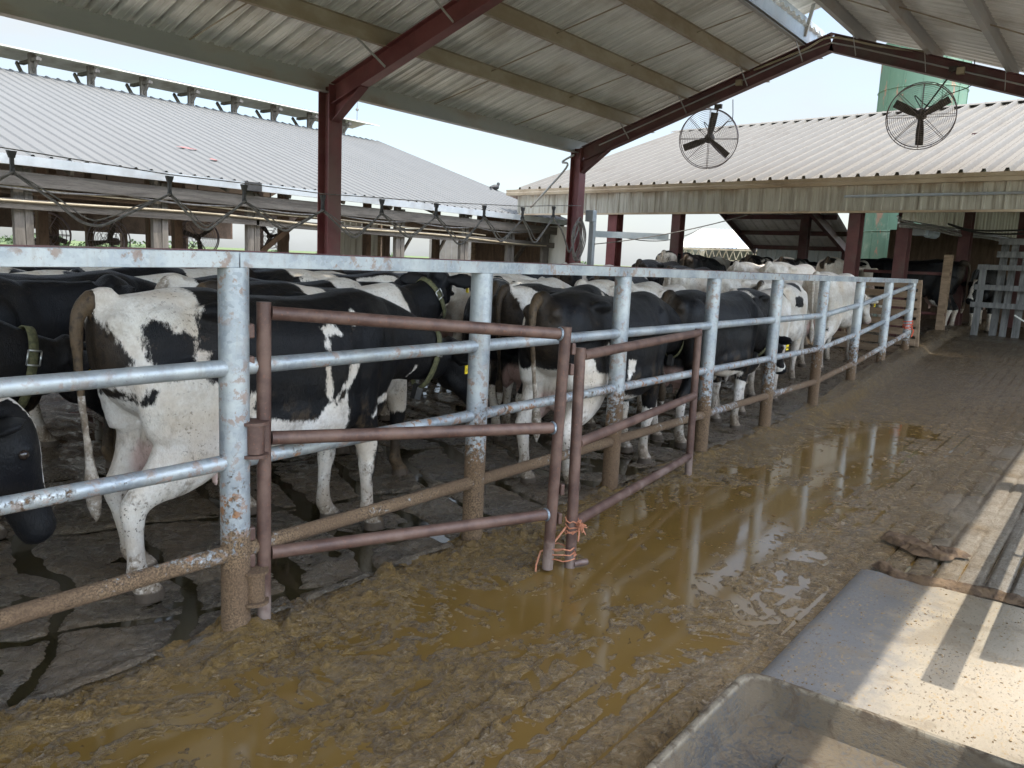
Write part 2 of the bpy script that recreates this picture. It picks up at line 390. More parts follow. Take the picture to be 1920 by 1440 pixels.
def m_lane():
    t = NT('wet_manure_concrete'); p = t.pos(); x = t.sep(p)[0]; y = t.sep(p)[1]
    n1 = t.noise(p, 1.6, 5, .6, .8); n2 = t.noise(p, 8, 6, .68, 1.4); n3 = t.noise(t.map(p, (1, .7, 1), rot=(0,0,-.5)), 34, 6, .75, 1.2); n4 = t.noise(t.map(p, (1, .45, 1), rot=(0,0,.4)), 120, 4, .75)
    wet = t.mix(t.sm(n2, .34, .66), (.120,.068,.015), (.235,.143,.038))
    wet = t.mix(t.math('MULTIPLY', t.sm(n1, .45, .65), .6), wet, (.205,.122,.036))
    wet = t.mix(t.math('MULTIPLY', t.sm(n3, .55, .68), .8), wet, (.34,.23,.10)); wet = t.mix(t.math('MULTIPLY', t.sm(n3, .46, .34), .85), wet, (.055,.031,.013))
    mid = t.mix(t.sm(n2, .35, .65), (.170,.106,.038), (.295,.196,.085)); mid = t.mix(t.math('MULTIPLY', t.sm(n3, .52, .66), .7), mid, (.45,.365,.255)); mid = t.mix(t.math('MULTIPLY', t.sm(n3, .47, .35), .85), mid, (.075,.046,.024))
    dry = t.mix(t.sm(n2, .35, .65), (.27,.225,.165), (.37,.32,.25)); dry = t.mix(t.math('MULTIPLY', t.sm(n4, .52, .64), .8), dry, (.13,.085,.048))
    sc = t.math('ADD', x, t.math('MULTIPLY', t.math('SUBTRACT', n1, .5), 1.1))
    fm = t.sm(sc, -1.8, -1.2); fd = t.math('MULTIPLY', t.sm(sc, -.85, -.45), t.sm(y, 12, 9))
    c = t.mix(fm, wet, mid); c = t.mix(fd, c, dry); c = t.mix(t.math('MULTIPLY', t.sm(y, 7.5, 12.5), .8), c, t.mix(n2, (.070,.050,.029), (.125,.092,.056)))  # far lane colour darkened to stand for the shade under the roofs
    pool = t.sm(t.math('ADD', n2, t.math('MULTIPLY', n1, .5)), .74, .95)
    rg = t.fmix(fm, t.fmix(pool, .12, .4), t.fmix(pool, .12, .42)); rg = t.fmix(fd, rg, .75); rg = t.fmix(t.sm(y, 7, 11), rg, .17)
    hb = t.math('ADD', t.math('MULTIPLY', n3, 1.5), t.math('ADD', t.math('MULTIPLY', n2, 1.6), t.math('MULTIPLY', n4, .55)))
    cw = t.math('MULTIPLY', t.math('SUBTRACT', 1.0, fd), t.fmix(pool, .42, .10)); t.l(cw, t.b.inputs['Coat Weight']); t.b.inputs['Coat Roughness'].default_value = .07; t.b.inputs['Coat IOR'].default_value = 1.38
    cb = t.n('Bump'); cb.inputs['Strength'].default_value = .7; cb.inputs['Distance'].default_value = .03; t.l(t.math('ADD', t.math('MULTIPLY', n2, 1.5), t.math('MULTIPLY', n3, .6)), cb.inputs['Height']); t.l(cb.outputs[0], t.b.inputs['Coat Normal'])
    return t.out(c, rg, 0, hb, .9, .034, .6)
M['lane'] = m_lane()
xs = np.concatenate([np.arange(-2.74, -.25, .0095), np.arange(-.25, .6, .05), np.arange(.6, 4.2, .3)])
ys = np.concatenate([np.arange(-1.5, .3, .06), np.arange(.3, 5.5, .0125), np.arange(5.5, 9.5, .03), np.arange(9.5, 22, .1)])
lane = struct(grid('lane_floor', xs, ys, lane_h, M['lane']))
# standing slurry
def m_slurry():
    t = NT('brown_slurry'); p = t.pos(); n = t.noise(p, 2.2, 4, .6, 1); n2 = t.noise(t.map(p, (1, .6, 1)), 11, 3)
    c = t.mix(n, (.110,.065,.016), (.165,.101,.029))
    return t.out(c, .085, 0, n2, .05, .01, .5)
M['slurry'] = m_slurry()
b = MB(); b.add([(-2.62,-1.5,0), (1.5,-1.5,0), (1.5,9.2,0), (-2.62,9.2,0)], [(0,1,2,3)]); struct(b.build('slurry_water', M['slurry']))
# holding pen floor
def pen_h(X, Y):
    P = np.stack([X, Y, 0*X], -1); W = fbm(P*1.1, 41, 2)*.16+fbm(P*4.5, 47, 3)*.05
    q = fbm(P*2.3, 42, 3)
    # broad worn channels running crosswise and lengthwise
    a = (Y*.93 + X*.36 + W)/.47; bq = (X*.93 - Y*.36 + W)/1.15
    ca = np.abs(a-np.round(a))*.47; cb = np.abs(bq-np.round(bq))*1.15
    wa = .035+.06*np.clip(fbm(P*1.5, 43, 2)+.1, 0, 1); wb = .03+.05*np.clip(fbm(P*1.5, 44, 2), 0, 1)
    ch = np.maximum(1-sst(ca, wa*.25, wa*1.25), 1-sst(cb, wb*.25, wb*1.25))
    h = .010 + .020*q + .014*fbm(P*12, 45, 4, .6) - .024*ch
    h += .03*np.exp(-((X+2.70)/.05)**2)
    return h - .012 + zr(Y)
def m_pen():
    t = NT('wet_black_pen_concrete'); p = t.pos(); n1 = t.noise(p, 2.0, 5); n2 = t.noise(p, 16, 6, .7, .6); n3 = t.noise(t.map(p, (1, .4, 1), rot=(0,0,.6)), 70, 4, .7)
    y = t.sep(p)[1]
    c = t.mix(t.sm(n1, .4, .62), (.052,.039,.024), (.125,.090,.052)); c = t.mix(t.math('MULTIPLY', t.sm(n3, .48, .64), .75), c, (.215,.175,.125))
    br = t.noise(p, 1.1, 4, .6, .8); c = t.mix(t.math('MULTIPLY', t.sm(br, .46, .6), .75), c, t.mix(n2, (.075,.049,.024), (.165,.112,.06))); c = t.mix(t.math('MULTIPLY', t.sm(y, 2.6, 6), .4), c, (.095,.065,.036))
    hb = t.math('ADD', t.math('MULTIPLY', n3, 1.1), n2)
    t.b.inputs['Coat Weight'].default_value = .6; t.b.inputs['Coat Roughness'].default_value = .08; cb = t.n('Bump'); cb.inputs['Strength'].default_value = .6; cb.inputs['Distance'].default_value = .025; t.l(n2, cb.inputs['Height']); t.l(cb.outputs[0], t.b.inputs['Coat Normal'])
    return t.out(c, t.fmix(t.sm(n2, .38, .62), .15, .45), 0, hb, 1.0, .022, .55)
M['pen'] = m_pen()
xs = np.concatenate([np.arange(-9.2, -5, .1), np.arange(-5, -2.66, .017)]); ys = np.concatenate([np.arange(-3, .3, .1), np.arange(.3, 6.5, .017), np.arange(6.5, 19, .08)])
struct(grid('pen_floor', xs, ys, pen_h, M['pen']))
def m_penwater():
    t = NT('dark_pen_water'); p = t.pos(); n = t.noise(p, 3, 3)
    return t.out(t.mix(n, (.016,.014,.008), (.045,.034,.014)), .07, 0, t.noise(p, 9, 3), .04, .01)
b = MB(); b.add([(-9.1,-3,-.011), (-2.68,-3,-.011), (-2.68,9.1,-.011), (-9.1,9.1,-.011)], [(0,1,2,3)]); struct(b.build('pen_water', m_penwater()))
# yard and pasture to the horizon
b = MB(); b.add([(-900,-900,-.12), (900,-900,-.12), (900,900,-.12), (-900,900,-.12)], [(0,1,2,3)]); struct(b.build('pasture_ground', M['grass']))
b = MB(); b.add([(-34,-12,-.07), (9,-12,-.07), (9,26,-.07), (-34,26,-.07)], [(0,1,2,3)]); struct(b.build('yard_ground', M['gravel']))
# raised floor and kerb under the right-hand barn
b = MB(); b.box((-14,19,-.06), (10,32,.515)); struct(b.build('barn_floor', M['pen']))
# ------------------------------------------------------------------ rubber mat, manure ridges, tub
def m_mat():
    t = NT('gritty_rubber_mat'); p = t.pos(); n = t.noise(p, 4, 5); n2 = t.noise(t.map(p, (1, .5, 1), rot=(0,0,.5)), 75, 4, .7); n3 = t.noise(p, 9, 5, .7)
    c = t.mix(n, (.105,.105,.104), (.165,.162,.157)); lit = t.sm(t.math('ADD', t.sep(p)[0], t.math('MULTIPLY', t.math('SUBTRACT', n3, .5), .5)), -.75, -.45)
    c = t.mix(t.math('MULTIPLY', lit, .75), c, (.325,.272,.19))  # paler, warmer tone painted where the sun falls on the mat
    c = t.mix(t.math('MULTIPLY', t.sm(n2, .54, .64), t.sm(n3, .40, .58)), c, (.27,.19,.09)); c = t.mix(t.math('MULTIPLY', t.sm(n2, .44, .36), t.sm(n, .35, .6)), c, (.11,.08,.05)); wd = t.noise(p, 2.6, 5, .7, 1.2); c = t.mix(t.math('MULTIPLY', t.sm(wd, .5, .62), .55), c, (.17,.135,.09))
    return t.out(c, t.fmix(n3, .45, .8), 0, n2, .5, .006)
M['mat'] = m_mat()
xs = np.arange(-.935, 1.2, .03); ys = np.arange(.9, 4.3, .03)
def mat_h(X, Y):
    P = np.stack([X, Y, 0*X], -1); e = np.minimum(np.minimum(X+.935, 4.29-Y), .03)
    return .020 + .018*sst(e, -.001, .02) + .005*fbm(P*2, 51, 2) + .003*fbm(P*20, 52, 2)
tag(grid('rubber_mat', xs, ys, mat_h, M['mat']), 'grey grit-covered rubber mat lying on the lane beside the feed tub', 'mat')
M['muck'] = m_noise('dark_manure', (.075,.045,.025), (.17,.11,.06), .75, 0, 22, bs=.8, bd=.02)
def ridge(name, pts, wid, ht, label, seed):
    c = catmull(pts, 14); n = len(c); k = 13; V = []; 
    for i, p in enumerate(c):
        t = (c[min(i+1, n-1)]-c[max(i-1, 0)]).normalized(); s = Vector((t.y, -t.x, 0))
        e = math.sin(math.pi*min(1, max(0, i/(n-1))))**.5
        for j in range(k):
            u = -1+2*j/(k-1); V.append((p.x+s.x*u*wid*(.4+.6*e), p.y+s.y*u*wid*(.4+.6*e), (1-u*u)*ht*e))
    V = np.array(V); P = V.copy()
    d = fbm(P*11, seed, 4, .6); V[:, 2] += (V[:, 2] > .001)*np.abs(d)*ht*1.1; V[:, :2] += np.stack([fbm(P*15, seed+3), fbm(P*15, seed+5)], -1)*wid*.45
    V[:, 2] += .030
    b = MB(); b.add([tuple(v) for v in V], [(i*k+j, i*k+j+1, (i+1)*k+j+1, (i+1)*k+j) for i in range(n-1) for j in range(k-1)])
    return tag(b.build(name, M['muck'], None, True), label, 'manure')
ridge('manure_ridge', [(-.90,4.40,0), (-.74,4.28,0), (-.55,4.30,0), (-.35,4.36,0), (0,4.3,0)], .055, .035, 'thin dark manure ridge along the far edge of the rubber mat', 61)
ridge('manure_heap', [(-.98,4.98,0), (-.85,4.88,0), (-.70,4.80,0), (-.55,4.95,0)], .09, .035, 'small dark manure heap scraped up beyond the rubber mat', 71)

def m_tub():
    t = NT('muddy_plastic_tub'); p = t.pos(); n = t.noise(p, 6, 5, .65, .6); n2 = t.noise(t.map(p, (1,1,2)), 60, 4, .75); n3 = t.noise(p, 2.4, 3)
    c = t.mix(n, (.028,.029,.029), (.052,.051,.049)); f = t.sm(t.math('ADD', n2, t.math('MULTIPLY', n3, .9)), .80, 1.02)
    c = t.mix(f, c, (.095,.073,.045)); n5 = t.noise(p, 14, 5, .7, 1); c = t.mix(t.math('MULTIPLY', t.sm(n5, .5, .66), .8), c, (.058,.039,.022)); zz = t.sep(p)[2]; c = t.mix(t.math('MULTIPLY', t.sm(zz, .165, .178), t.sm(n5, .62, .4)), c, (.20,.172,.125))  # last mix paints the rim top paler, as sunlight catching it
    return t.out(c, t.fmix(f, .5, .85), 0, n2, .5, .006)
M['tub'] = m_tub()
def rrect(x0, x1, y0, y1, r, n=8):
    out = []
    for cx, cyy, a0 in ((x1-r, y1-r, 0), (x0+r, y1-r, 90), (x0+r, y0+r, 180), (x1-r, y0+r, 270)):
        for i in range(n+1):
            a = R(a0+90*i/n); out.append((cx+r*math.cos(a), cyy+r*math.sin(a)))
    return out
x0, x1, y0, y1 = -.892, .02, 1.40, 2.575; rimz = .175
tubt = empty('feed_tub', (-.43,2.0,.04), 'shallow muddy grey plastic tub with rounded rim lying on the rubber mat', 'tub')
b = MB(); loops = []
for ins, z in ((.07,.040), (.055,.045), (.030,rimz-.034), (.004,rimz-.030), (.0,rimz-.015), (.004,rimz), (.014,rimz+.006), (.026,rimz+.004), (.034,rimz-.012), (.068,.075), (.10,.058)):
    loops.append([(x, y, z) for x, y in rrect(x0+ins, x1-ins, y0+ins, y1-ins, .085)])
n = len(loops[0])
for lp in loops: b.v += lp; 
for i in range(len(loops)-1):
    for j in range(n): b.f.append((i*n+j, i*n+(j+1) % n, (i+1)*n+(j+1) % n, (i+1)*n+j)); b.m.append(0)
b.f.append(tuple(range(n))[::-1]); b.m.append(0); b.f.append(tuple(range((len(loops)-1)*n, len(loops)*n))); b.m.append(0)
b.build('basin', M['tub'], tubt, True)
for yy in (2.27, 1.95, 1.65):
    b = MB(); pr = [(-.05,0), (-.03,.028), (.03,.028), (.05,0)]
    b.prism(pr, (-.66, yy, .056), (-.16, yy, .056)); b.build('floor_rib', M['tub'], tubt, bevel=.008)

# loose clods in the slurry and feed crumbs on the mat
def crumbs(name, mat, X, Y, Z, S, seed, label, cat, flat=.6):
    q = np.random.RandomState(seed); ico = [(0,0,1),(.894,0,.447),(.276,.851,.447),(-.724,.526,.447),(-.724,-.526,.447),(.276,-.851,.447),(.724,.526,-.447),(-.276,.851,-.447),(-.894,0,-.447),(-.276,-.851,-.447),(.724,-.526,-.447),(0,0,-1)]
    fc = [(0,1,2),(0,2,3),(0,3,4),(0,4,5),(0,5,1),(1,6,2),(2,7,3),(3,8,4),(4,9,5),(5,10,1),(6,7,2),(7,8,3),(8,9,4),(9,10,5),(10,6,1),(11,7,6),(11,8,7),(11,9,8),(11,10,9),(11,6,10)]
    b = MB()
    for x, y, z, s in zip(X, Y, Z, S):
        a = q.uniform(0, 6.28); e = q.uniform(.6, 1.7); ca, sa = math.cos(a), math.sin(a); vs = []
        for v in ico:
            k = q.uniform(.6, 1.25)*s; px, py = v[0]*k*e, v[1]*k; vs.append((x+px*ca-py*sa, y+px*sa+py*ca, z+v[2]*k*flat))
        b.add(vs, fc)
    return tag(b.build(name, mat), label, cat, kind='stuff')
def m_clod():
    t = NT('wet_clods'); p = t.pos(); n = t.noise(p, 14, 4, .7); f = t.noise(p, 160, 3)
    return t.out(t.mix(n, (.08,.048,.018), (.165,.105,.042)), t.fmix(f, .08, .45), 0, f, .6, .006, .6)
q = np.random.RandomState(4); N = 4200
CX = np.where(q.rand(N) < .55, -2.62+np.abs(q.randn(N))*.42, q.uniform(-2.6, -.75, N)); CY = .3+q.rand(N)**1.35*7.5
keep = (CX < -.72) & (fbm(np.stack([CX*2.2, CY*2.2, 0*CX], -1), 81, 3) > -.05); CX, CY = CX[keep], CY[keep]
CS_ = .0028+.011*q.rand(len(CX))**4.5
crumbs('manure_clods', m_clod(), CX, CY, lane_h(CX, CY)+CS_*.2, CS_, 5, 'small wet manure clods scattered over the slurry on the lane', 'manure', .38)
N = 700; CX = q.uniform(-.90, .2, N); CY = q.uniform(2.55, 4.25, N); CS_ = .0018+.004*q.rand(N)**2.5
crumbs('feed_crumbs', m_noise('tan_feed_crumbs', (.13,.085,.042), (.27,.19,.10), .8, 0, 40), CX, CY, mat_h(CX, CY)+CS_*.3, CS_, 6, 'tan feed crumbs strewn over the grey rubber mat', 'feed', .5)

# ------------------------------------------------------------------ pen fence
fence = empty('pipe_fence', (FX, FY0, 0), 'galvanised pipe fence with muddy lower rails between the cows and the lane', 'fence')
for i, y in enumerate(posts_y):
    b = MB(); z0 = float(zr(y)); b.tube([(FX,y,z0-.05)]+[(FX,y,z0+(1.453-z0)*k/8) for k in range(9)], .056, 20); b.build('post', M['galv'], fence, True)
for i in range(len(posts_y)-1):
    for h, r in ((1.078,.031), (.713,.029), (.350,.032)):
        a, c = posts_y[i], posts_y[i+1]; za = h+float(zr(a)); zc = h+float(zr(c))
        if za > 1.44: continue
        b = MB(); d = (c-a); k0 = .045/d
        P = [(FX+.004*math.sin(3*k+h*9), a+d*(k0+(1-2*k0)*k/6), za+(zc-za)*k/6) for k in range(7)]
        b.tube(P, [r*1.06]+[r]*5+[r*1.06], 14); b.build('rail', M['galv'], fence, True)
b = MB()
pr = [(-.042,0), (.042,0), (.042,.058), (.036,.058), (.036,.006), (-.036,.006), (-.036,.058), (-.042,.058)]
for a, c in ((-2.2,1.74), (1.74,4.6), (4.6,8.9), (8.9,13.42)):
    b.prism(pr, (FX, a+.002, 1.453 if a > 0 else 1.385), (FX, c-.002, 1.453))
b.build('top_rail', M['galv_clean'], fence, bevel=.002)
b = MB(); b.bar((FX-.056,-2.2,1.425), (FX-.056,1.74,1.488), .018, .056); b.bar((FX-.056,1.74,1.488), (FX-.056,9.2,1.488), .018, .056); b.build('rusty_backing_angle', M['darkred'], fence)
# hinge brackets welded to the first post
for z, mm in ((.80,'gate'), (.20,'gate')):
    b = MB(); c = Vector((FX+.045, FY0+.058, z))
    b.tube([c-Vector((0,0,.055)), c+Vector((0,0,.055))], .038, 14)
    for s in (-1, 1): b.tube([c+Vector((-.005,0,s*.058)), c+Vector((-.005,0,s*.070))], .056, 16)
    b.build('hinge_barrel', M['gate' if z > .5 else 'galv'], fence, True)

# ------------------------------------------------------------------ rusty gates
H1, L1 = Vector((-2.632,1.853,0)), Vector((-2.14,3.162,0))
g1 = empty('pipe_gate', H1, 'larger rusty brown pipe gate hinged on the nearest fence post', 'gate')
def upright(b, base, top, r): b.tube([Vector(base).lerp(Vector(top), k/6) for k in range(7)], r, 14)
tl = L1 + Vector((.035,-.005,0))
b = MB(); upright(b, H1+Vector((0,0,.02)), H1+Vector((.004,0,1.325)), .028); b.build('upright', M['gate'], g1, True)
b = MB(); upright(b, L1+Vector((0,0,.012)), tl+Vector((0,0,1.225)), .0275); b.build('upright', M['gate'], g1, True)
def lat(z): return L1.lerp(tl, z/1.225)
for za, zc in ((1.285,1.19), (.79,.735), (.315,.298)):
    b = MB(); p = H1+Vector((0,0,za)); q = lat(zc)+Vector((0,0,zc)); d = (q-p).normalized()
    b.tube([p+d*.03+(q-p-d*.06)*k/5 for k in range(6)], .0275, 14); o = b.build('rail', M['gate'], g1, True)
    b = MB(); b.ring(q-d*.034, d, .027, .0065, 16, 6); b.build('weld_bead', M['weld'], o, True)
dirg = (L1-H1).normalized()
for z in (1.215, 1.09, .41, .30): 
    b = MB(); c = H1-dirg*.052+Vector((0,0,z)); b.bar(c-Vector((0,0,.028)), c+Vector((0,0,.028)), .045, .03, dirg); b.build('hinge_lug', M['gate'], g1, bevel=.006)
for z in (1.12, 1.02, .42, .27):
    b = MB(); c = lat(z)+dirg*.045+Vector((0,0,z)); b.bar(c-Vector((0,0,.028)), c+Vector((0,0,.028)), .035, .022, dirg); b.build('latch_lug', M['gate'], g1, bevel=.005)
for z in (.80, .20):
    b = MB(); p = H1+Vector((0,0,z)); q = Vector((FX+.05, FY0+.055, z)); b.bar(p, q, .016, .095, (0,0,1)); b.build('hinge_strap', M['gate'], g1, bevel=.004)
A2, B2 = Vector((-2.085,3.285,0)), Vector((-2.448,5.41,0))
g2 = empty('pipe_gate', A2, 'smaller rusty brown pipe gate standing in the slurry, tied to the larger gate', 'gate')
at = A2+Vector((-.035,.03,0))
b = MB(); upright(b, A2+Vector((0,0,.0)), at+Vector((0,0,1.115)), .028); b.build('upright', M['gate'], g2, True)
b = MB(); upright(b, B2+Vector((0,0,0)), B2+Vector((-.01,0,1.095)), .027); b.build('upright', M['gate'], g2, True)
for za, zc in ((1.075,1.068), (.635,.605), (.225,.150)):
    b = MB(); p = A2.lerp(at, za/1.115)+Vector((0,0,za)); q = B2+Vector((0,0,zc)); d = (q-p).normalized()
    b.tube([p+d*.025+(q-p-d*.05)*k/5 for k in range(6)], .027, 14); b.build('rail', M['gate'], g2, True)
b = MB(); b.tube([A2+Vector((.02,.0,.022)), A2+Vector((.055,.07,.024))], .017, 12); b.build('foot_stub', M['gate'], g2, True)
# twine between the two gates
def strand(b, c, rad, z, turns, r, seed, squash=1.0):
    q = random.Random(seed); P = []
    for k in range(int(turns*14)):
        a = 2*math.pi*k/14; P.append((c[0]+math.cos(a)*(rad+q.uniform(-.004,.006)), c[1]+math.sin(a)*(rad+q.uniform(-.004,.006))*squash, z+q.uniform(-.008,.008)+.02*math.sin(a*.5+seed)))
    b.tube(P, r, 5)
b = MB(); c2 = A2.lerp(at, .2)
for k in range(4): strand(b, (c2.x, c2.y), .034, .235-.012*k, 1.3, .0035, k)
for k in range(9):
    q = random.Random(k+40); p = Vector((c2.x+.03, c2.y-.01, .225)); b.tube([p, p+Vector((q.uniform(.01,.04), q.uniform(-.02,.03), q.uniform(0,.04))), p+Vector((q.uniform(.02,.06), q.uniform(-.03,.05), q.uniform(-.07,.03)))], .0032, 4)
b.tube([(c2.x-.01,c2.y-.04,.215), (-2.12,3.2,.16), (-2.15,3.18,.11), (-2.185,3.16,.09), (-2.18,3.12,.03), (-2.16,3.09,.012)], .005, 6)
for k in range(3): strand(b, ((A2.x+L1.x)/2, (A2.y+L1.y)/2), .085, .085+.012*k, 1.1, .0035, k+9, .8)
tag(b.build('baling_twine', M['twine'], None, True), 'frayed orange twine tying the two rusty gates together', 'twine')
yl = posts_y[-1]
b = MB()
for k in range(4): strand(b, (FX, yl), .064, .78+.05*k*.6, 1.2, .007, k+20)
b.tube([(FX+.05,yl-.04,.83), (FX+.10,yl-.05,.74), (FX+.09,yl-.1,.65)], .008, 5)
tag(b.build('red_twine', M['twine_red'], None, True), 'red twine wrapped round the last fence post by the wooden hurdle', 'twine')
# slatted wooden hurdle closing the end of the fence
hd = empty('wooden_hurdle', (-3.15,13.62,.3), 'brown slatted wooden hurdle closing the far end of the pipe fence', 'hurdle')
zb = .36
for x in (-3.72, -3.1, -2.62):
    b = MB(); b.bar((x+.06,13.66,zb-.02), (x,13.63,1.50), .045, .09, (0,1,0)); b.build('upright', M['wood_tan'], hd)
for k in range(8):
    z = zb+.06+k*.145; b = MB(); b.bar((-3.80,13.60,z), (-2.585,13.585,z-.015+rnd.uniform(-.01,.01)), .02, .105); b.build('slat', M['wood_tan'], hd)
# back fence of the pen
bf = empty('back_fence', (-8.45,6,0), 'rusty pipe fence along the far side of the pen, under the hanging cable', 'fence')
for y in np.arange(-2, 13, 2.4):
    b = MB(); b.tube([(-8.45,y,-.05), (-8.45,y,1.42)], .05, 10); b.build('post', M['galv_clean'], bf, True)
for z in (1.28, .95, .6, .3):
    b = MB(); b.tube([(-8.42,-2.2,z), (-8.42,13,z)], .03, 8); b.build('rail', M['darkred'], bf, True)
# rail and plank added outside the frame to cast shadow strips on the mat
lf = empty('shadow_barrier', (.12,3.4,0), 'unseen grey steel barrier added to cast shadows on the mat', 'barrier')
for y in (5.3, 8.2, 11.1):
    b = MB(); b.tube([(.10,y,0), (.10,y,1.2)], .035, 10); b.build('post', M['galv_clean'], lf, True)
b = MB(); b.tube([(-.085,3.30,1.10), (-.085,11.2,1.12)], .055, 12); b.build('rail', M['galv_clean'], lf, True)
for y in (5.3, 8.2, 11.1):
    b = MB(); b.bar((.10,y,1.11), (-.05,y,1.11), .04, .04); b.build('bracket', M['galv_clean'], lf)
b = MB(); b.box((-.10,3.62,.25), (-.07,11.2,.74)); b.build('plank', M['wood_h'], lf)
dm = empty('shadow_drum', (.27,2.66,.03), 'unseen blue plastic drum added beside the mat to cast a shadow', 'drum')  # drum added outside the frame only for its shadow on the mat
b = MB(); b.tube([(.27,2.66,z) for z in (.03,.06,.3,.33,.36,.62,.65,.68,.9,.93)], [.25,.285,.29,.30,.29,.29,.30,.29,.285,.27], 28); b.build('barrel', m_noise('blue_drum', (.02,.06,.16), (.03,.09,.22), .4, 0, 5), dm, True)
b = MB(); b.tube([(.37,2.66,.93), (.37,2.66,.95)], .035, 12); b.build('bung', M['dark'], dm, True)

# ------------------------------------------------------------------ canopy over pen and lane
XE, XR = -8.75, -4.20; XW = 2*XR-XE; SL = .335
def zbot(x): return 3.40+SL*((x-XE) if x <= XR else (XW-x))
FR = [-4.82, 1.19, 7.206, 13.226]
can = empty('open_canopy', (XR, 7.2, 0), 'open-sided steel canopy with dark red frames over the pen and lane', 'canopy')
for fi, y in enumerate(FR):
    for x in (XE, XW):
        b = MB(); s = 1 if x == XE else -1; zt = 3.68
        b.box((x-.11,y-.11,-.05), (x-.098,y+.11,zt)); b.box((x+.098,y-.11,-.05), (x+.11,y+.11,zt)); b.box((x-.098,y-.006,-.05), (x+.098,y+.006,zt))
        b.box((x-.15,y-.15,-.05), (x+.15,y+.15,.02)); b.build('column', M['red'], can)
    for s in (0, 1):
        xa, xb = (XE+.10, XR) if s == 0 else (XR, XW-.10)
        b = MB(); ins = .0
        za, zb_ = zbot(xa), zbot(xb); D = .27
        def q(x, dz): return (x, y, zbot(x)+dz)
        b.bar(q(xa,.005), q(xb,.005), .15, .012, (0,0,1)); b.bar(q(xa,D-.005), q(xb,D-.005), .15, .012, (0,0,1)); b.bar(q(xa,D/2), q(xb,D/2), .01, D-.022, (0,0,1))
        b.build('rafter', M['red' if fi == 2 else 'darkred'], can)
        # knee haunch
        b = MB(); xe = XE+.11 if s == 0 else XW-.11; xi = xe+(.55 if s == 0 else -.55)
        b.add([(xe,y-.005,3.22), (xe,y-.005,zbot(xe)), (xi,y-.005,zbot(xi)), (xe,y+.005,3.22), (xe,y+.005,zbot(xe)), (xi,y+.005,zbot(xi))], [(0,1,2), (5,4,3), (0,2,5,3)])
        b.bar((xe,y,3.22), (xi,y,zbot(xi)-.005), .14, .012); b.build('haunch', M['red' if fi == 2 else 'darkred'], can)
YA, YB = -6.0, 14.15  # roof end pushed past the last frame, out of view, to shade the lane
zr_ = lambda x: zbot(x)+.27
pz = [(0,0), (.062,0), (.062,.012), (.008,.012), (.008,.19), (.0,.19)]   # C section
for x in (-7.656, -6.549, -5.49, -4.62, -3.78, -2.78, -1.75, -.72, .05):
    b = MB(); s = 1 if x < XR else -1
    b.box((x-.004,YA,zr_(x)), (x+.004,YB-.05,zr_(x)+.20)); b.box((x-.035,YA,zr_(x)-.002), (x+.035,YB-.05,zr_(x)+.006)); b.box((x-.035,YA,zr_(x)+.19), (x+.035,YB-.05,zr_(x)+.197))
    b.build('purlin', M['purlin'] if x < -4.7 else M['strut'], can)
for x, s in ((XE-.10, 1), (XW-.02, -1)):
    b = MB(); b.box((x-.01,YA,3.615), (x+.01,YB-.05,3.865)); b.box((x-.03,YA,3.60), (x+.10,YB-.05,3.614)); b.build('eave_strut', M['strut'], can)
# corrugated sheets, ribs running down the slope
def rib_profile(y0, y1, pitch, big, small=0):
    out = []; y = y0
    while y < y1:
        for dy, z in ((0,0), (.25*pitch,0), (.27*pitch,small), (.33*pitch,small), (.35*pitch,0), (.5*pitch,0), (.52*pitch,small), (.58*pitch,small), (.60*pitch,0), (.68*pitch,0), (.78*pitch,big), (.92*pitch,big)):
            if y+dy <= y1: out.append((y+dy, z))
        y += pitch
    out.append((y1, 0)); return out
def sheet(name, xa, za, xb, zb2, prof, mat, parent, thick=.004):
    b = MB(); n = len(prof); dx = xb-xa; dz = zb2-za; L = math.hypot(dx, dz); nx, nz = -dz/L, dx/L
    if nz < 0: nx, nz = -nx, -nz
    vs = []
    for (xx, zz) in ((xa,za), (xb,zb2)):
        for y, h in prof: vs.append((xx+nx*h, y, zz+nz*h))
    b.add(vs, [(i, i+1, n+i+1, n+i) for i in range(n-1)])
    return b.build(name, mat, parent)
pf = rib_profile(YA, YB, .236, .062, .007)
sheet('roof_sheet', XE-.32, zr_(XE)+.20-SL*.32, -4.50, zr_(-4.5)+.20, pf, M['roofunder'], can)
sheet('roof_sheet', XW+.03, zr_(XW)+.20-SL*.03, -3.90, zr_(-3.9)+.20, pf, M['roofunder'], can)
b = MB(); b.box((-4.565,YA,zr_(-4.5)-.02), (-4.553,YB-.1,zr_(-4.5)+.34)); b.build('ridge_fascia', M['box'], can)
for y in np.arange(-5, 13.3, 2.0):
    b = MB(); b.bar((-4.55,y,zr_(-4.5)+.05), (-4.45,y,zr_(-4.5)+.52), .05, .03, (0,1,0)); b.build('ridge_bracket', M['strut'], can); b = MB(); b.bar((-3.86,y,zr_(-4.5)+.05), (-3.95,y,zr_(-4.5)+.52), .05, .03, (0,1,0)); b.build('ridge_bracket', M['strut'], can)
pf2 = rib_profile(YA, YB-.9, .305, .03, .006)
sheet('ridge_cap', -4.75, zr_(-4.5)+.42, XR, zr_(-4.5)+.58, pf2, M['roofunder'], can); sheet('ridge_cap', -3.65, zr_(-4.5)+.42, XR, zr_(-4.5)+.58, pf2, M['roofunder'], can)
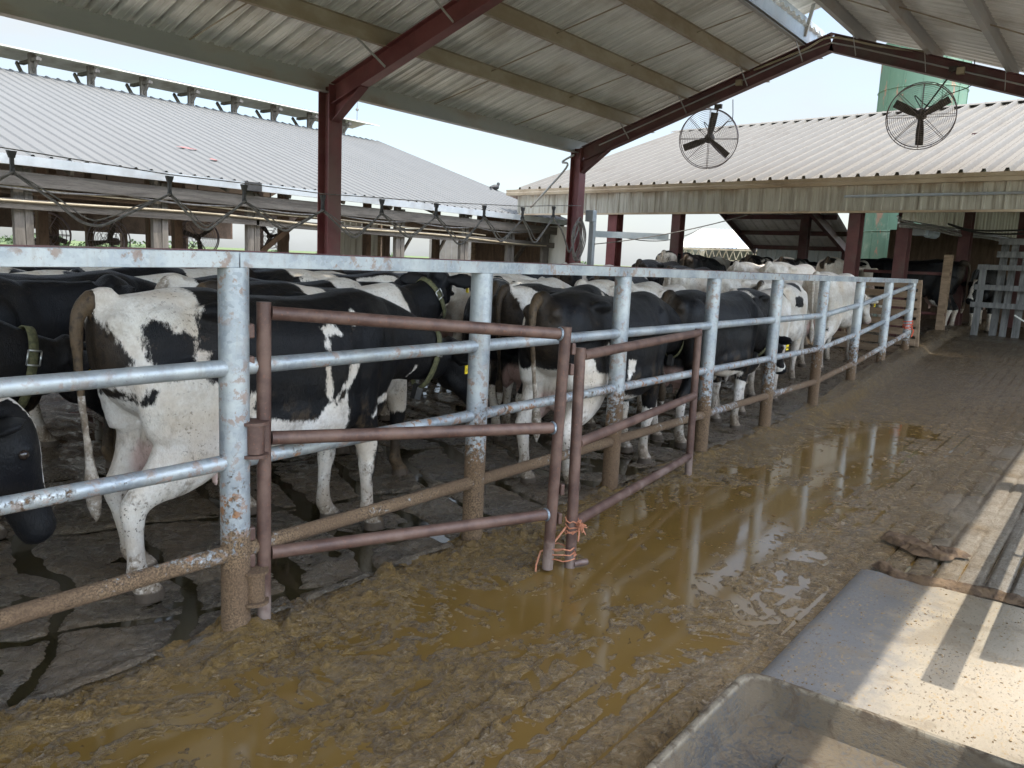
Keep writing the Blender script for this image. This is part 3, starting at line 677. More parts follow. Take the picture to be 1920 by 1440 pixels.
# fly braces from purlins to rafters and thin bridging rods
for y in FR[2:]:
    for x in (-7.656, -6.549, -5.49, -4.62, -3.78, -2.78, -1.75):
        s = 1 if x < XR else -1
        b = MB(); b.bar((x,y-.55 if y < 10 else y-.42,zr_(x)+.02), (x+.02*s,y-.07,zbot(x)+.03), .03, .006, (1,0,0)); b.build('fly_brace', M['strut'], can)
for y in (3.2, 5.2, 9.2, 11.2):
    for xa, xb in ((XE,-7.656), (-7.656,-6.549), (-6.549,-5.49), (-5.49,-4.62), (-3.78,-2.78), (-2.78,-1.75), (-1.75,-.72)):
        b = MB(); b.tube([(xa,y,zr_(xa)+.13), (xb,y+.08,zr_(xb)+.05)], .009, 6); b.build('sag_rod', M['purlin'], can)
# conduit on the far frame
b = MB(); P = [(x, 13.226-.012, zbot(x)+.17) for x in np.linspace(-8.3, -4.6, 10)] + [(-4.2,13.20,zbot(-4.2)+.13)] + [(x, 13.214, zbot(x)+.15) for x in np.linspace(-3.8, .2, 10)]
b.tube(P, .013, 6); b.build('conduit', M['strut'], can, True)
b = MB(); b.tube(catmull([(-5.4,13.20,zbot(-5.4)+.25), (-4.6,13.18,zbot(-4.6)+.20), (-4.2,13.18,zbot(-4.2)+.20), (-3.5,13.18,zbot(-3.5)+.23), (-2.85,13.18,zbot(-2.85)+.29)], 8), .018, 6); b.build('pale_cable', M['hose'], can, True)
for x in (-6.05+.42, -2.35):
    b = MB(); b.box((x-.05,13.15,zbot(x)+.10), (x+.05,13.22,zbot(x)+.19)); b.build('junction_box', M['hose'], can)
b = MB(); b.tube(catmull([(XE-.02,13.1,3.55), (XE-.25,13.05,3.42), (XE-.12,13.0,3.30), (-9.6,12.9,2.55)], 6), .02, 6); b.build('downpipe', M['strut'], can, True)
# coiled hose, switch box and post by the far column
b = MB()
for k in range(7):
    rx = .13+.016*k; q = random.Random(k)
    b.tube([(XE+.16+.012*k+.02*math.cos(3*a+k), 13.05+rx*math.cos(a)*.9, 1.95+.03*math.cos(k)+(.33+.012*k)*math.sin(a)) for a in np.linspace(0, 2*math.pi, 26)], .012, 5)
tag(b.build('coiled_hose', M['cable'], None, True), 'coil of dark hose hanging on the far dark red canopy column', 'hose')
sw = empty('switch_post', (-8.62,13.65,0), 'grey galvanised post with a switch box beside the far canopy column', 'electric post')
b = MB(); b.box((-8.68,13.63,0), (-8.58,13.73,2.55)); b.build('post', M['box'], sw)
b = MB(); b.box((-8.70,13.50,2.33), (-8.52,13.62,2.55)); b.build('switch_box', M['box'], sw, bevel=.01)
b = MB(); b.bar((-8.63,13.68,2.10), (-7.6,14.9,2.12), .09, .12); b.build('arm', M['box'], sw)

# ------------------------------------------------------------------ hanging fans
def fan(loc, axis, rad, spin, hang, label, group='round fans hung from the far frame', detail=True):
    t = empty('barn_fan', loc, label, 'fan', group); c = Vector(loc); ax = Vector(axis).normalized(); s = ax.orthogonal().normalized()
    zz = Vector((0,0,1)); s = ax.cross(zz).normalized(); u = s.cross(ax)*-1; u = ax.cross(s) if ax.cross(s).z > 0 else -ax.cross(s)
    b = MB(); nr = 17 if detail else 6
    for off in (-.10, .10):
        b.ring(c+ax*off, ax, rad, .007 if detail else .014, 48, 6)
        for k in range(1, nr): b.ring(c+ax*(off+.05*(1 if off > 0 else -1)*(1-(k/nr)**2)), ax, rad*k/nr, .0022 if detail else .006, 40, 3)
        for k in range(8 if detail else 6):
            a = 2*math.pi*k/(8 if detail else 6); d = s*math.cos(a)+u*math.sin(a); sg = 1 if off > 0 else -1
            b.tube([c+d*rad*q+ax*(off+.05*sg*(1-q*q)) for q in (.08,.35,.65,1)], .0045 if detail else .008, 5)
    for k in range(8):
        a = 2*math.pi*(k+.5)/8; d = s*math.cos(a)+u*math.sin(a); b.tube([c+d*rad-ax*.1, c+d*rad+ax*.1], .006, 5)
    b.build('guard', M['fanwire'], t, True)
    for k in range(3):
        a = spin+2*math.pi*k/3; d = s*math.cos(a)+u*math.sin(a); e = ax.cross(d); b = MB()
        vs = []; fs = []
        for i, q in enumerate(np.linspace(.10, .90, 6)):
            w_ = rad*(.085+.05*math.sin(min(1, q*1.3)*2.2)); tw = .7-.45*q
            for j, vv in enumerate((-1,-.3,.4,1)):
                p = c+d*rad*q+(e*math.cos(tw)+ax*math.sin(tw))*w_*vv+ax*.02*(1-vv*vv); vs.append(p)
        vs += [p+ax*.006 for p in vs]; n = 24
        for i in range(5):
            for j in range(3): fs += [(i*4+j, i*4+j+1, i*4+j+5, i*4+j+4), (n+i*4+j, n+i*4+j+4, n+i*4+j+5, n+i*4+j+1)]
            fs += [(i*4, i*4+4, n+i*4+4, n+i*4), (i*4+3, n+i*4+3, n+i*4+7, i*4+7)]
        fs += [(20,21,22,23,n+23,n+22,n+21,n+20), (0,n,n+1,n+2,n+3,3,2,1)]
        b.add(vs, fs); b.build('blade', M['fan'], t, True)
    b = MB(); b.tube([c-ax*.03, c+ax*.04], rad*.11, 12); b.build('hub', M['fan'], t, True)
    b = MB(); b.tube([c+ax*-.05, c-ax*.08, c-ax*.27, c-ax*.30], [rad*.12, rad*.17, rad*.17, rad*.12], 12); b.build('motor', M['motor'], t, True)
    if hang is not None:
        hp = Vector(hang); b = MB(); b.tube([c-ax*.17+Vector((.02,0,.06)), hp], .012, 6); b.box(hp-Vector((.06,.03,.01)), hp+Vector((.06,.03,.06))); b.build('hanger', M['fan'], t)
        b = MB(); b.tube(catmull([hp+Vector((.25,0,.12)), hp+Vector((.27,0,-.2)), c-ax*.1+s*.0+Vector((.3,0,.25)), c-ax*.16+Vector((.1,0,.1)), c-ax*.12+Vector((-.12,0,.28)), c-ax*.2+Vector((0,0,.05))], 7), .007, 5); b.build('power_cord', M['dark'], t, True)
    return t
fan((-6.05,13.1,3.70), (.34,-.90,-.22), .48, R(100), (-5.98,13.226,4.22), 'left of the two round three-blade fans, hung lower on the canopy frame')
fan((-2.78,13.1,3.85), (.16,-.93,-.30), .455, R(-92), (-2.45,13.226,4.47), 'larger round three-blade fan in front of the green silo')
# ------------------------------------------------------------------ left freestall barn
LB = empty('freestall_barn', (-12,5,0), 'long low timber freestall barn with grey metal roof beside the pen', 'barn')
EX, EZ, RX, RZ, GY = -11.9, 2.60, -19.5, 5.06, 17.7; LY0 = -6
sl = (RZ-EZ)/(EX-RX)
def rib2(y0, y1, pitch, hgt):
    out = []; y = y0
    while y < y1:
        for dy, z in ((0,0), (.72*pitch,0), (.80*pitch,hgt), (.92*pitch,hgt)):
            if y+dy <= y1: out.append((y+dy, z))
        y += pitch
    out.append((y1,0)); return out
pl = rib2(LY0, GY, .235, .024)
sheet('roof', EX, EZ, RX+.25, RZ-.25*sl, pl, M['roofleft'], LB)
sheet('roof', 2*RX-EX, EZ, RX-.25, RZ-.25*sl, pl, M['roofleft'], LB)
b = MB(); b.add([(EX-.02,LY0,EZ-.05), (EX-.02,GY,EZ-.05), (RX,GY,RZ-.05), (RX,LY0,RZ-.05)], [(0,1,2,3)]); b.add([(2*RX-EX,LY0,EZ-.05), (2*RX-EX,GY,EZ-.05), (RX,GY,RZ-.05), (RX,LY0,RZ-.05)], [(3,2,1,0)])
b.build('roof_underlay', M['wood_dark'], LB)
b = MB(); b.prism([(-.005,-.06), (.075,-.06), (.10,.065), (.085,.065), (.065,-.045), (.005,-.045), (.005,.065), (-.005,.065)], (EX+.01,LY0,EZ-.075), (EX+.01,GY,EZ-.075)); b.build('gutter', M['gutterL'], LB)
M['roofpatch'] = m_noise('faded_red_patch', (.20,.075,.07), (.27,.12,.11), .7)
for (yy, dd, ll) in ((7.9, 1.9, .42), (8.15, 1.25, .16)):
    b = MB(); x1 = EX-dd; zz = EZ+sl*dd+.03; b.add([(x1,yy,zz), (x1+.06,yy+ll*.5,zz-.06*sl), (x1+.03,yy+ll,zz-.03*sl), (x1-.07,yy+ll*.6,zz+.07*sl)], [(0,1,2,3)]); b.build('roof_patch', M['roofpatch'], LB)
b = MB(); b.box((EX+.0,6.95+1.0,EZ-.142), (EX+.125,7.27+1.0,EZ+.0)); b.build('gutter_patch', M['dark'], LB)
b = MB(); b.box((EX-.05,LY0,EZ-.40), (EX-.005,GY,EZ-.215)); b.build('eave_beam', M['wood_h'], LB)
for y in np.arange(LY0+.3, GY, 1.22):
    b = MB(); b.bar((EX+.005,y,EZ-.12), (EX-1.6,y,EZ-.12+1.6*sl), .05, .16, (0,0,1)); b.build('rafter_tail', M['wood_h'], LB)
b = MB(); b.box((EX-.30,LY0,2.10), (EX-.22,GY-.4,2.40)); b.build('plate_beam', M['wood_dark'], LB)
# raised ridge vent on brackets
vy1 = 17.45; 
vent = MB(); 
for s in (1, -1): vent.add([(RX,LY0,RZ+.42), (RX,vy1,RZ+.42), (RX+s*.62,vy1,RZ+.33), (RX+s*.62,LY0,RZ+.33), (RX,LY0,RZ+.39), (RX,vy1,RZ+.39), (RX+s*.62,vy1,RZ+.30), (RX+s*.62,LY0,RZ+.30)], [(0,1,2,3), (7,6,5,4), (3,2,6,7), (1,5,6,2)])
vent.build('ridge_vent', M['white_sheet'], LB)
b = MB(); b.add([(RX+.02,9.6,RZ+.440), (RX+.02,15.8,RZ+.440), (RX+.5,15.8,RZ+.362), (RX+.5,9.6,RZ+.362)], [(0,1,2,3)]); b.build('vent_patch', m_noise('pale_green_sheet', (.34,.46,.38), (.46,.55,.48), .5), LB)
for y in np.arange(-4.4, vy1, 1.22):
    b = MB(); b.box((RX+.20,y-.07,RZ-.08), (RX+.28,y+.07,RZ+.34)); b.bar((RX+.28,y,RZ-.02), (RX+.55,y,RZ+.25), .07, .05, (0,1,0)); b.bar((RX-.28,y,RZ-.02), (RX-.55,y,RZ+.25), .07, .05, (0,1,0)); b.box((RX-.3,y-.05,RZ+.17), (RX+.58,y+.05,RZ+.23)); b.build('vent_bracket', M['wood_v'], LB)
b = MB(); b.tube([(RX,17.1,RZ+.40), (RX,17.1,RZ+1.0)], .012, 6); b.ball((RX,17.1,RZ+.78), .05, 8, 6); b.tube([(RX,17.1,RZ+1.0), (RX,17.1,RZ+1.1)], [.02,.002], 6); b.build('lightning_rod', M['cable'], LB)
# near row of posts: pairs of weathered timbers
PX = EX-.16
for y in (-3.2,.6,2.6, 4.68, 6.62, 8.28, 11.75, 13.75, 15.45, 16.9):
    b = MB(); wv = .115; b.box((PX-.06,y-wv,-.06), (PX+.03,y+.012,2.48)); b.box((PX-.045,y+.018,-.06), (PX+.045,y+wv,2.44)); b.build('post', M['wood_v'], LB)
for seg in ((LY0,8.35,1.945,1.975), (8.30,GY-.5,1.965,1.93)):
    b = MB(); b.bar((PX+.075,seg[0],seg[2]), (PX+.075,seg[1],seg[3]), .035, .135); b.build('side_board', M['wood_h'], LB)
b = MB()
for k, (z, r) in enumerate(((2.30,.012), (2.25,.010), (2.21,.014))):
    for a, c in zip(range(-6, 16, 2), range(-4, 18, 2)): b.tube(sag((PX+.09+.02*k,a,z), (PX+.09+.02*k,c,z), .03+.015*k, 5), r, 5)
b.build('wiring', M['cable'], LB, True)
b = MB(); P = [(PX+.115, y, 2.02+.02*math.sin(y*1.1)-(.0 if y < 8 else .012*(y-8))) for y in np.arange(-6, 17, .6)]; b.tube(P, .017, 6); b.build('water_hose', M['hose'], LB, True)
b = MB(); P = [(PX+.10, y, 2.24-.013*y+.01*math.sin(y*2)) for y in np.arange(-6, 15, .6)]; b.tube(P, .014, 6); b.build('air_line', M['hose'], LB, True)
# inner posts, beams and far side
for xx, y0, st in ((-15.2,1.2,2.5), (-16.2,2.1,3.3), (-19.5,.4,2.6), (-22.6,2.3,2.7)):
    k = y0
    while k < 17.3:
        b = MB(); b.box((xx-.07,k-.08,-.06), (xx+.07,k+.08,min(3.2, EZ+sl*(EX-xx)) if xx > RX else 3.3)); b.build('post', M['wood_dark'], LB); k += st
for xx, z in ((-15.2,2.35), (-19.5,2.45), (-22.6,2.35)):
    b = MB(); b.box((xx-.06,LY0,z), (xx+.06,GY-.1,z+.28)); b.build('beam', M['wood_dark'], LB)
FXL = 2*RX-EX
for y in np.arange(-4, 17.5, 2.2):
    b = MB(); b.box((FXL-.08,y-.09,-.06), (FXL+.08,y+.09,2.6)); b.build('post', M['wood_dark'], LB)
b = MB(); b.box((FXL-.06,LY0,1.80), (FXL+.06,GY,2.62)); b.build('header_board', M['wood_dark'], LB)
b = MB(); b.bar((-13.2,8.9,1.2), (-13.2,10.4,2.3), .10, .05, (1,0,0)); b.build('diagonal_brace', M['wood_dark'], LB)
# stall partitions: bent pipes
for k, y in enumerate(np.arange(3.0, 16.5, 1.2)):
    b = MB(); b.tube(catmull([(-13.6,y,1.12), (-14.9,y,1.12), (-15.3,y,.95), (-15.2,y,.45), (-13.6,y,.40)], 5), .026, 6); b.build('stall_loop', M['galv_clean'], LB, True)
for z in (1.22,.95): 
    b = MB(); b.tube([(PX-.2,LY0,z), (PX-.2,GY-.5,z)], .035, 8); b.build('neck_rail', M['darkred'], LB, True)
# end wall: dark boards, framed opening, white sheets
def boards(name, xa, xb, y, z0, z1, w_, mat, parent, gap=.006):
    b = MB(); x = xa
    while x < xb: b.box((x,y+rnd.uniform(-.004,.004),z0), (min(x+w_-gap, xb),y+.02,z1)); x += w_
    return b.build(name, mat, parent)
boards('end_boards', -15.0, -12.15, GY-.05, -.06, 3.25, .17, M['wood_dark'], LB)
def ribwall(name, xa, xb, y, z0, z1, pitch, mat, parent, depth=.025):
    b = MB(); pts = []; x = xa
    while x < xb:
        for dx, d in ((0,0), (.7*pitch,0), (.78*pitch,depth), (.92*pitch,depth)):
            if x+dx <= xb: pts.append((x+dx, y-d))
        x += pitch
    pts.append((xb,y)); n = len(pts)
    b.add([(px,py,z0) for px, py in pts]+[(px,py,z1) for px, py in pts], [(i,i+1,n+i+1,n+i) for i in range(n-1)])
    b.add([(xa,y+.03,z0), (xb,y+.03,z0), (xb,y+.03,z1), (xa,y+.03,z1)], [(3,2,1,0)])
    return b.build(name, mat, parent)
ribwall('end_sheeting', -22.1, -18.98, GY+.02, .3, 2.5, .28, M['white_sheet'], LB)
for x in (-18.93,-18.2,-16.6,-15.05):
    b = MB(); b.box((x-.07,GY-.12,-.06), (x+.07,GY+.02,2.6)); b.build('door_post', M['wood_tan'] if x in (-18.93,-15.05) else M['wood_v'], LB)
b = MB(); b.box((-19,GY-.12,2.05), (-15,GY-.02,2.3)); b.build('door_header', M['wood_dark'], LB)
b = MB(); b.bar((-18.15,GY-.15,1.2), (-17.5,GY-.15,2.05), .05, .09, (0,1,0)); b.build('knee_brace', M['wood_v'], LB); b = MB(); b.bar((-16.65,GY-.15,1.2), (-16.1,GY-.15,2.05), .05, .09, (0,1,0)); b.build('knee_brace', M['wood_v'], LB)
ribwall('inner_wall', -20.5, -14.5, 21.5, -.06, 2.6, .28, m_noise('inner_grey_sheet', (.23,.215,.185), (.31,.29,.25), .7, 0, 2), LB)  # even grey ribbed sheeting, darker than the white end sheets
b = MB(); b.bar((-14.0,GY-.12,.9), (-13.0,GY-.12,2.2), .05, .16, (0,1,0)); b.box((-13.75,GY-.12,.0), (-13.6,GY-.06,2.3)); b.box((-12.35,GY-.12,.0), (-12.15,GY-.06,2.5)); b.build('wall_stud', M['wood_v'], LB)
b = MB(); b.box((-12.14,GY-.5,-.06), (-11.6,GY-.42,2.42)); b.build('corner_panel', M['white_sheet'], LB)
# fans inside the freestall barn, seen through the open side
for i, (y, z, x, ax) in enumerate(((7.40,1.60,-18.0,(.9,-.45,-.1)), (8.70,1.52,-18.0,(.45,-.9,0)), (10.85,1.70,-18.0,(.9,-.4,-.1)), (12.9,1.84,-18.0,(.9,-.5,0)))):
    t = fan((x,y,z), ax, .46, R(30*i+80), None, ('leftmost', 'second from left', 'third from left', 'rightmost')[i]+' of four round fans seen through the open freestall barn', 'fans inside the freestall barn', False)
    b = MB(); b.tube([(x,y,z+.45), (x,y,z+1.4)], .015, 5); b.build('hanger', M['fan'], t)
# pigeon on the roof verge
pc = Vector((-14.35,17.62,EZ+sl*(EX+14.35)+.09)); 
b = MB(); b.ball(pc, .09, 10, 7, (.9,1.5,.8)); b.ball(pc+Vector((0,.12,.10)), .045, 8, 6); b.tube([pc+Vector((0,.10,.04)), pc+Vector((0,.12,.10))], .04, 8); b.tube([pc+Vector((0,.155,.10)), pc+Vector((0,.185,.095))], [.012,.002], 5); b.tube([pc+Vector((0,-.10,.0)), pc+Vector((0,-.23,-.03))], [.05,.03], 6)
tag(b.build('pigeon', M['dark'], None, True), 'small dark pigeon perched on the sloping edge of the grey barn roof', 'bird')

# ------------------------------------------------------------------ cable festoon above the pen
fes = empty('cable_festoon', (-8.5,7,2.2), 'black cable hung in loops from trolleys on a wire above the back of the pen', 'cable')
tp = [(-8.5,1.35,2.33), (-8.5,2.2,2.28), (-8.5,3.226,2.238), (-8.5,4.79,2.174), (-8.5,5.725,2.175), (-8.5,6.892,2.16), (-8.5,7.932,2.195), (-8.5,9.043,2.228), (-8.5,10.174,2.289), (-8.5,11.205,2.339), (-8.5,12.129,2.425)]
b = MB(); b.tube([Vector(p)+Vector((0,0,.10)) for p in [(-8.5,-4,2.6)]+tp+[(-8.55,13.1,2.5)]], .006, 5); b.build('wire', M['cable'], fes, True)
for i, p in enumerate(tp):
    p = Vector(p); b = MB(); b.prism([(-.042,.0), (.042,0), (.022,-.065), (-.022,-.065)], p+Vector((-.02,0,.085)), p+Vector((.02,0,.085))); b.bar(p+Vector((0,0,.02)), p+Vector((0,0,-.10)), .035, .03, (0,1,0)); b.ring(p+Vector((0,0,-.10)), (0,1,0), .03, .012, 12, 5); b.build('trolley', M['dark'], fes)
dr = [.2,.3,.42,.36,.30,.34,.32,.42,.38,.42]
for i in range(len(tp)-1):
    a = Vector(tp[i])-Vector((0,0,.11)); c = Vector(tp[i+1])-Vector((0,0,.11)); q = random.Random(i+5); f = q.uniform(.42,.6)
    low = a.lerp(c, f)-Vector((0,0,dr[i])); d = (c-a)
    b = MB(); b.tube(catmull([a, a.lerp(low,.5)+Vector((0,0,-.02)), low-d*.10+Vector((0,0,.035)), low, low+d*.08+Vector((0,0,.03)), low.lerp(c,.5)+Vector((0,0,-.02)), c], 5), .0145, 7); b.build('cable_loop', M['cable'], fes, True)
    b = MB(); o = Vector((.03,0,0)); lw = a.lerp(c, f-.06)-Vector((0,0,dr[i]*.85)); b.tube(catmull([a+o, a.lerp(lw,.55)+o+Vector((0,0,.015)), lw+o, lw+d*.12+o+Vector((0,0,.02)), lw.lerp(c,.6)+o+Vector((0,0,-.02)), c+o], 5), .008, 5); b.build('cable_loop', M['cable'], fes, True)
b = MB(); b.tube(catmull([(-8.5,12.129,2.31), (-8.52,12.45,2.1), (-8.6,12.75,1.85), (-8.62,12.9,1.72), (-8.62,13.05,1.95), (-8.6,13.15,2.2)], 5), .018, 6); b.build('cable_tail', M['cable'], fes, True)

# ------------------------------------------------------------------ right-hand barn (turned slightly from the canopy)
RB = empty('parlour_barn', (-12.0,15.6,0), 'metal barn with tan roof and streaked beige siding beyond the pen', 'barn')
RB.rotation_euler = (0,0,R(-6.6)); TH = R(-6.6)
def put(o):                       # geometry is written in the barn's own axes
    me = o.data; off = wpos(RB)
    me.transform(Matrix.Translation(off)); return o
GZ = 3.18; RD = 6.6; RRZ = 5.42; LEN = 26
s2 = (RRZ-GZ)/RD
b = MB(); pr = rib_profile(-.12, LEN, .318, .085, .012); n = len(pr); nn = Vector((0,-s2,1)).normalized()
BD = 11.2
for (ya, yb) in ((-.10, RD), (BD, RD)):
    vs = []
    for yy in (ya, yb):
        zz = GZ+s2*(yy if yy <= RD else 2*RD-yy)
        for x, h in pr: vs.append((x, yy, zz+h*1.02))
    f = [(i,i+1,n+i+1,n+i) for i in range(n-1)]
    b.add(vs, f)
put(b.build('roof', M['roofright'], RB))
b = MB(); b.prism([(-.16,-.055), (0,0), (.16,-.055), (.16,-.045), (0,.015), (-.16,-.045)], (-.12,RD,RRZ+.065), (LEN,RD,RRZ+.065)); put(b.build('ridge_cap', M['roofright'], RB))
b = MB(); b.prism([(0,-.075), (.105,-.075), (.125,-.02), (.105,.0), (.125,.055), (.11,.055), (.09,0), (.09,-.06), (0,-.06)], (-.14,-.145,GZ-.075), (LEN,-.145,GZ-.075), (0,0,1)); put(b.build('gutter', M['gutter'], RB))
def ribwall_l(name, xa, xb, y, z0, z1, pitch, mat, depth=.03, z0b=None):
    b = MB(); pts = []; x = xa
    while x < xb:
        for dx, d in ((0,0), (.33*pitch,0), (.345*pitch,.008), (.38*pitch,.008), (.395*pitch,0), (.55*pitch,0), (.565*pitch,.008), (.6*pitch,.008), (.615*pitch,0), (.8*pitch,0), (.85*pitch,depth), (.95*pitch,depth)):
            if x+dx <= xb: pts.append((x+dx, y-d))
        x += pitch
    pts.append((xb,y)); n = len(pts)
    b.add([(px,py,z0) for px, py in pts]+[(px,py,z1) for px, py in pts], [(i,i+1,n+i+1,n+i) for i in range(n-1)]); return b
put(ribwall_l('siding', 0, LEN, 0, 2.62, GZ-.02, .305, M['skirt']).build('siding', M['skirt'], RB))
b = MB(); b.box((0,.03,2.60), (LEN,.06,GZ)); put(b.build('siding_backing', M['wood_dark'], RB))
b = MB(); b.box((0,-.045,2.585), (LEN,.03,2.62)); put(b.build('bottom_trim', M['gutter'], RB))
b = MB(); b.tube([(7.9,-.07,2.86), (LEN,-.07,2.865)], .022, 7); put(b.build('conduit', M['box'], RB, True))
b = MB(); b.add([(0.02,0,GZ-.06), (.02,BD,GZ+s2*(2*RD-BD)-.12), (.02,RD,RRZ-.02), (.05,0,GZ-.06), (.05,BD,GZ+s2*(2*RD-BD)-.12), (.05,RD,RRZ-.02)], [(0,1,2), (5,4,3)]); put(b.build('gable_wall', M['skirt'], RB))
def ibeam(b, x, y, z0, z1, w_=.2):
    h = w_/2; b.box((x-h,y-h,z0), (x+h,y-h+.014,z1)); b.box((x-h,y+h-.014,z0), (x+h,y+h,z1)); b.box((x-.007,y-h+.014,z0), (x+.007,y+h-.014,z1))
for x, y, w_ in ((2.85,.16,.24), (4.45,.16,.20), (8.05,.18,.20), (8.62,.9,.20), (16.5,.16,.2)):
    b = MB(); ibeam(b, x, y, .0, 2.62 if y < .5 else 3.0, w_); put(b.build('column', M['red'] if x < 4 else M['darkred'], RB))
for y in (3.3, 6.6, 9.9):
    b = MB(); ibeam(b, 8.75+.06*y, y, .4, GZ+s2*min(y, 13.2-y), .2); put(b.build('column', M['darkred'], RB))
for y in (1.1,2.2,3.3,4.4,5.5,7.7,8.8,9.9):
    z = GZ+s2*min(y, 13.2-y)-.2; b = MB(); b.box((.05,y-.03,z), (LEN,y+.03,z+.17)); put(b.build('purlin', M['darkred'], RB))
# siding hung along the milking side, pipes and cables below it
b = MB(); pts = []
y = .35
while y < 10.8: 
    for dy, d in ((0,0), (.14,0), (.16,.03), (.19,.03)): pts.append((y+dy, d))
    y += .2
n = len(pts); b.add([(8.72+.055*yy+d, yy, 2.50) for yy, d in pts]+[(8.72+.055*yy+d, yy, GZ+s2*min(yy, 13.2-yy)-.04) for yy, d in pts], [(i,i+1,n+i+1,n+i) for i in range(n-1)])
put(b.build('inner_siding', M['skirt'], RB))
b = ribwall_l('x', 9.2, 16, 9.0, 2.0, 4.6, .34, M['skirt']); put(b.build('inner_siding', M['skirt'], RB))
b = MB(); b.box((9.35,8.5,2.75), (9.75,8.62,4.4)); put(b.build('dark_door', M['darkred'], RB))
b = MB(); b.box((10.3,3.0,2.86), (13.5,3.05,2.92)); put(b.build('door_track', M['dark'], RB))
for k in range(6):
    b = MB(); q = random.Random(k); dx = .02*k; dz = -.03*k+.02
    b.tube([(8.66+.055*yy+dx*.6, yy, 2.52+dz+.02*math.sin(yy*2+k)) for yy in np.arange(.3, 11, .8)], .014+.006*(k % 2), 5); put(b.build('milk_line' if k % 2 else 'conduit', M['steel'] if k in (1,3) else M['cable'], RB, True))
for k in range(2):
    b = MB(); b.tube(catmull([(8.85,2.4,2.56), (9.3,2.3,2.44-.03*k), (9.9,2.1,2.42-.06*k), (10.5,1.9,2.45-.05*k), (11.5,1.8,2.6)], 8), .018, 6); put(b.build('cable', M['dark'], RB, True))
b = MB(); b.box((8.5,1.6,2.30), (8.72,1.85,2.50)); put(b.build('control_box', M['box'], RB)); b = MB(); b.tube([(8.6,2.2,2.38), (8.6,2.6,2.38)], .1, 10); put(b.build('pump', M['box'], RB))
# low walls and stall rails of the parlour
b = MB(); b.box((5.85,8.0,.4), (14,8.08,2.75)); put(b.build('rear_wall', M['wood_dark'], RB))
b = MB(); b.box((9.3,10.9,.4), (20,11.0,3.8)); put(b.build('rear_wall', M['white_sheet'], RB))
for z in (.92, 1.62):
    b = MB(); b.tube([(7.9,1.15,z), (9.35,1.25,z)], .028, 8); put(b.build('stall_rail', M['darkred'], RB, True))
b = MB(); ibeam(b, 9.30, 1.2, .45, 1.95, .12); put(b.build('stall_post', M['wood_tan'], RB))

# lean-to behind, seen under the siding
LT = empty('lean_to_shed', (-7.2,22,0), 'open lean-to with dark red purlins and dusty skylight panels behind the barn', 'shed')
b = MB(); xs_ = rib_profile(-9.3, -6.3, .305, .036, .007); n = len(xs_)
b.add([(x,20.2,3.60+h) for x, h in xs_]+[(x,24.1,2.22+h) for x, h in xs_], [(i,i+1,n+i+1,n+i) for i in range(n-1)]); b.build('roof', M['roofunder'], LT)
for k in range(4):
    y = 20.7+1.05*k; z = 3.60-(y-20.2)*.354; b = MB(); b.box((-9.3,y-.03,z-.13), (-6.3,y+.03,z-.01)); b.build('purlin', M['darkred'], LT)
b = MB(); b.bar((-9.32,20.2,3.52), (-9.32,24.15,2.12), .03, .22); b.build('verge_trim', M['darkred'], LT)
b = MB(); x = -9.25
ribw = MB()
def wallpanels(mb, xa, xb, y, z0, z1, pitch):
    x = xa
    pts = []
    while x < xb:
        for dx, d in ((0,0), (.75*pitch,0), (.82*pitch,.03), (.93*pitch,.03)):
            if x+dx <= xb: pts.append((x+dx,y-d))
        x += pitch
    n = len(pts); mb.add([(a,c,z0) for a, c in pts]+[(a,c,z1) for a, c in pts], [(i,i+1,n+i+1,n+i) for i in range(n-1)])
wallpanels(ribw, -9.25, -6.33, 24.1, 1.80, 2.22, .305); ribw.build('skylight_strip', M['translucent'], LT)
ribw = MB(); wallpanels(ribw, -9.25, -6.33, 24.12, -.1, 1.78, .2); ribw.build('rear_wall', M['skirt'], LT)
b = MB(); b.box((-9.25,24.0,1.74), (-6.33,24.09,1.80)); b.build('girt', M['wood_tan'], LT)
b = MB(); ibeam(b, -7.05, 21.6, 0, 3.1, .22); b.build('column', M['darkred'], LT); b = MB(); ibeam(b, -6.5, 23.6, 0, 2.3, .2); b.build('column', M['darkred'], LT)
b = MB(); b.bar((-6.9,20.4,3.4), (-6.5,23.5,2.2), .12, .2); b.bar((-7.0,21.6,1.9), (-6.5,23.9,1.0), .05, .05); b.build('brace', M['darkred'], LT)
# far shed with open truss front
SH = empty('machine_shed', (-15,35,0), 'far machine shed with patchy pale metal roof and lattice truss over its open front', 'shed')
for k in range(7):
    xa = -17.4+k*.8; b = MB(); ps = rib_profile(xa, xa+.8, .2, .02, 0); n = len(ps)
    b.add([(x,34.6,2.46+h) for x, h in ps]+[(x,37.6,3.45+h) for x, h in ps], [(i,i+1,n+i+1,n+i) for i in range(n-1)]); b.build('roof_sheet', M['white_sheet'] if k % 2 == 0 else M['box'], SH)
b = MB(); b.box((-17.4,34.6,2.36), (-12,34.7,2.44)); b.box((-17.3,34.62,1.90), (-12.6,34.68,1.94))
for k in range(14):
    xa = -17.2+k*.33; b.bar((xa,34.65,1.93), (xa+.165,34.65,2.38), .03, .03, (0,1,0)); b.bar((xa+.165,34.65,2.38), (xa+.33,34.65,1.93), .03, .03, (0,1,0))
b.build('truss', M['gutter'], SH)
rw = MB(); wallpanels(rw, -17.3, -11.9, 38, 0, 3.0, .25); rw.build('rear_wall', m_noise('dim_grey_sheet', (.14,.13,.12), (.2,.19,.17), .7), SH)
rw = MB(); wallpanels(rw, -12.6, -9.5, 34.6, 0, 2.4, .25); rw.build('front_wall', M['skirt'], SH)
b = MB(); b.box((-17.4,34.6,0), (-17.25,38,2.4)); b.build('side_wall', M['skirt'], SH)
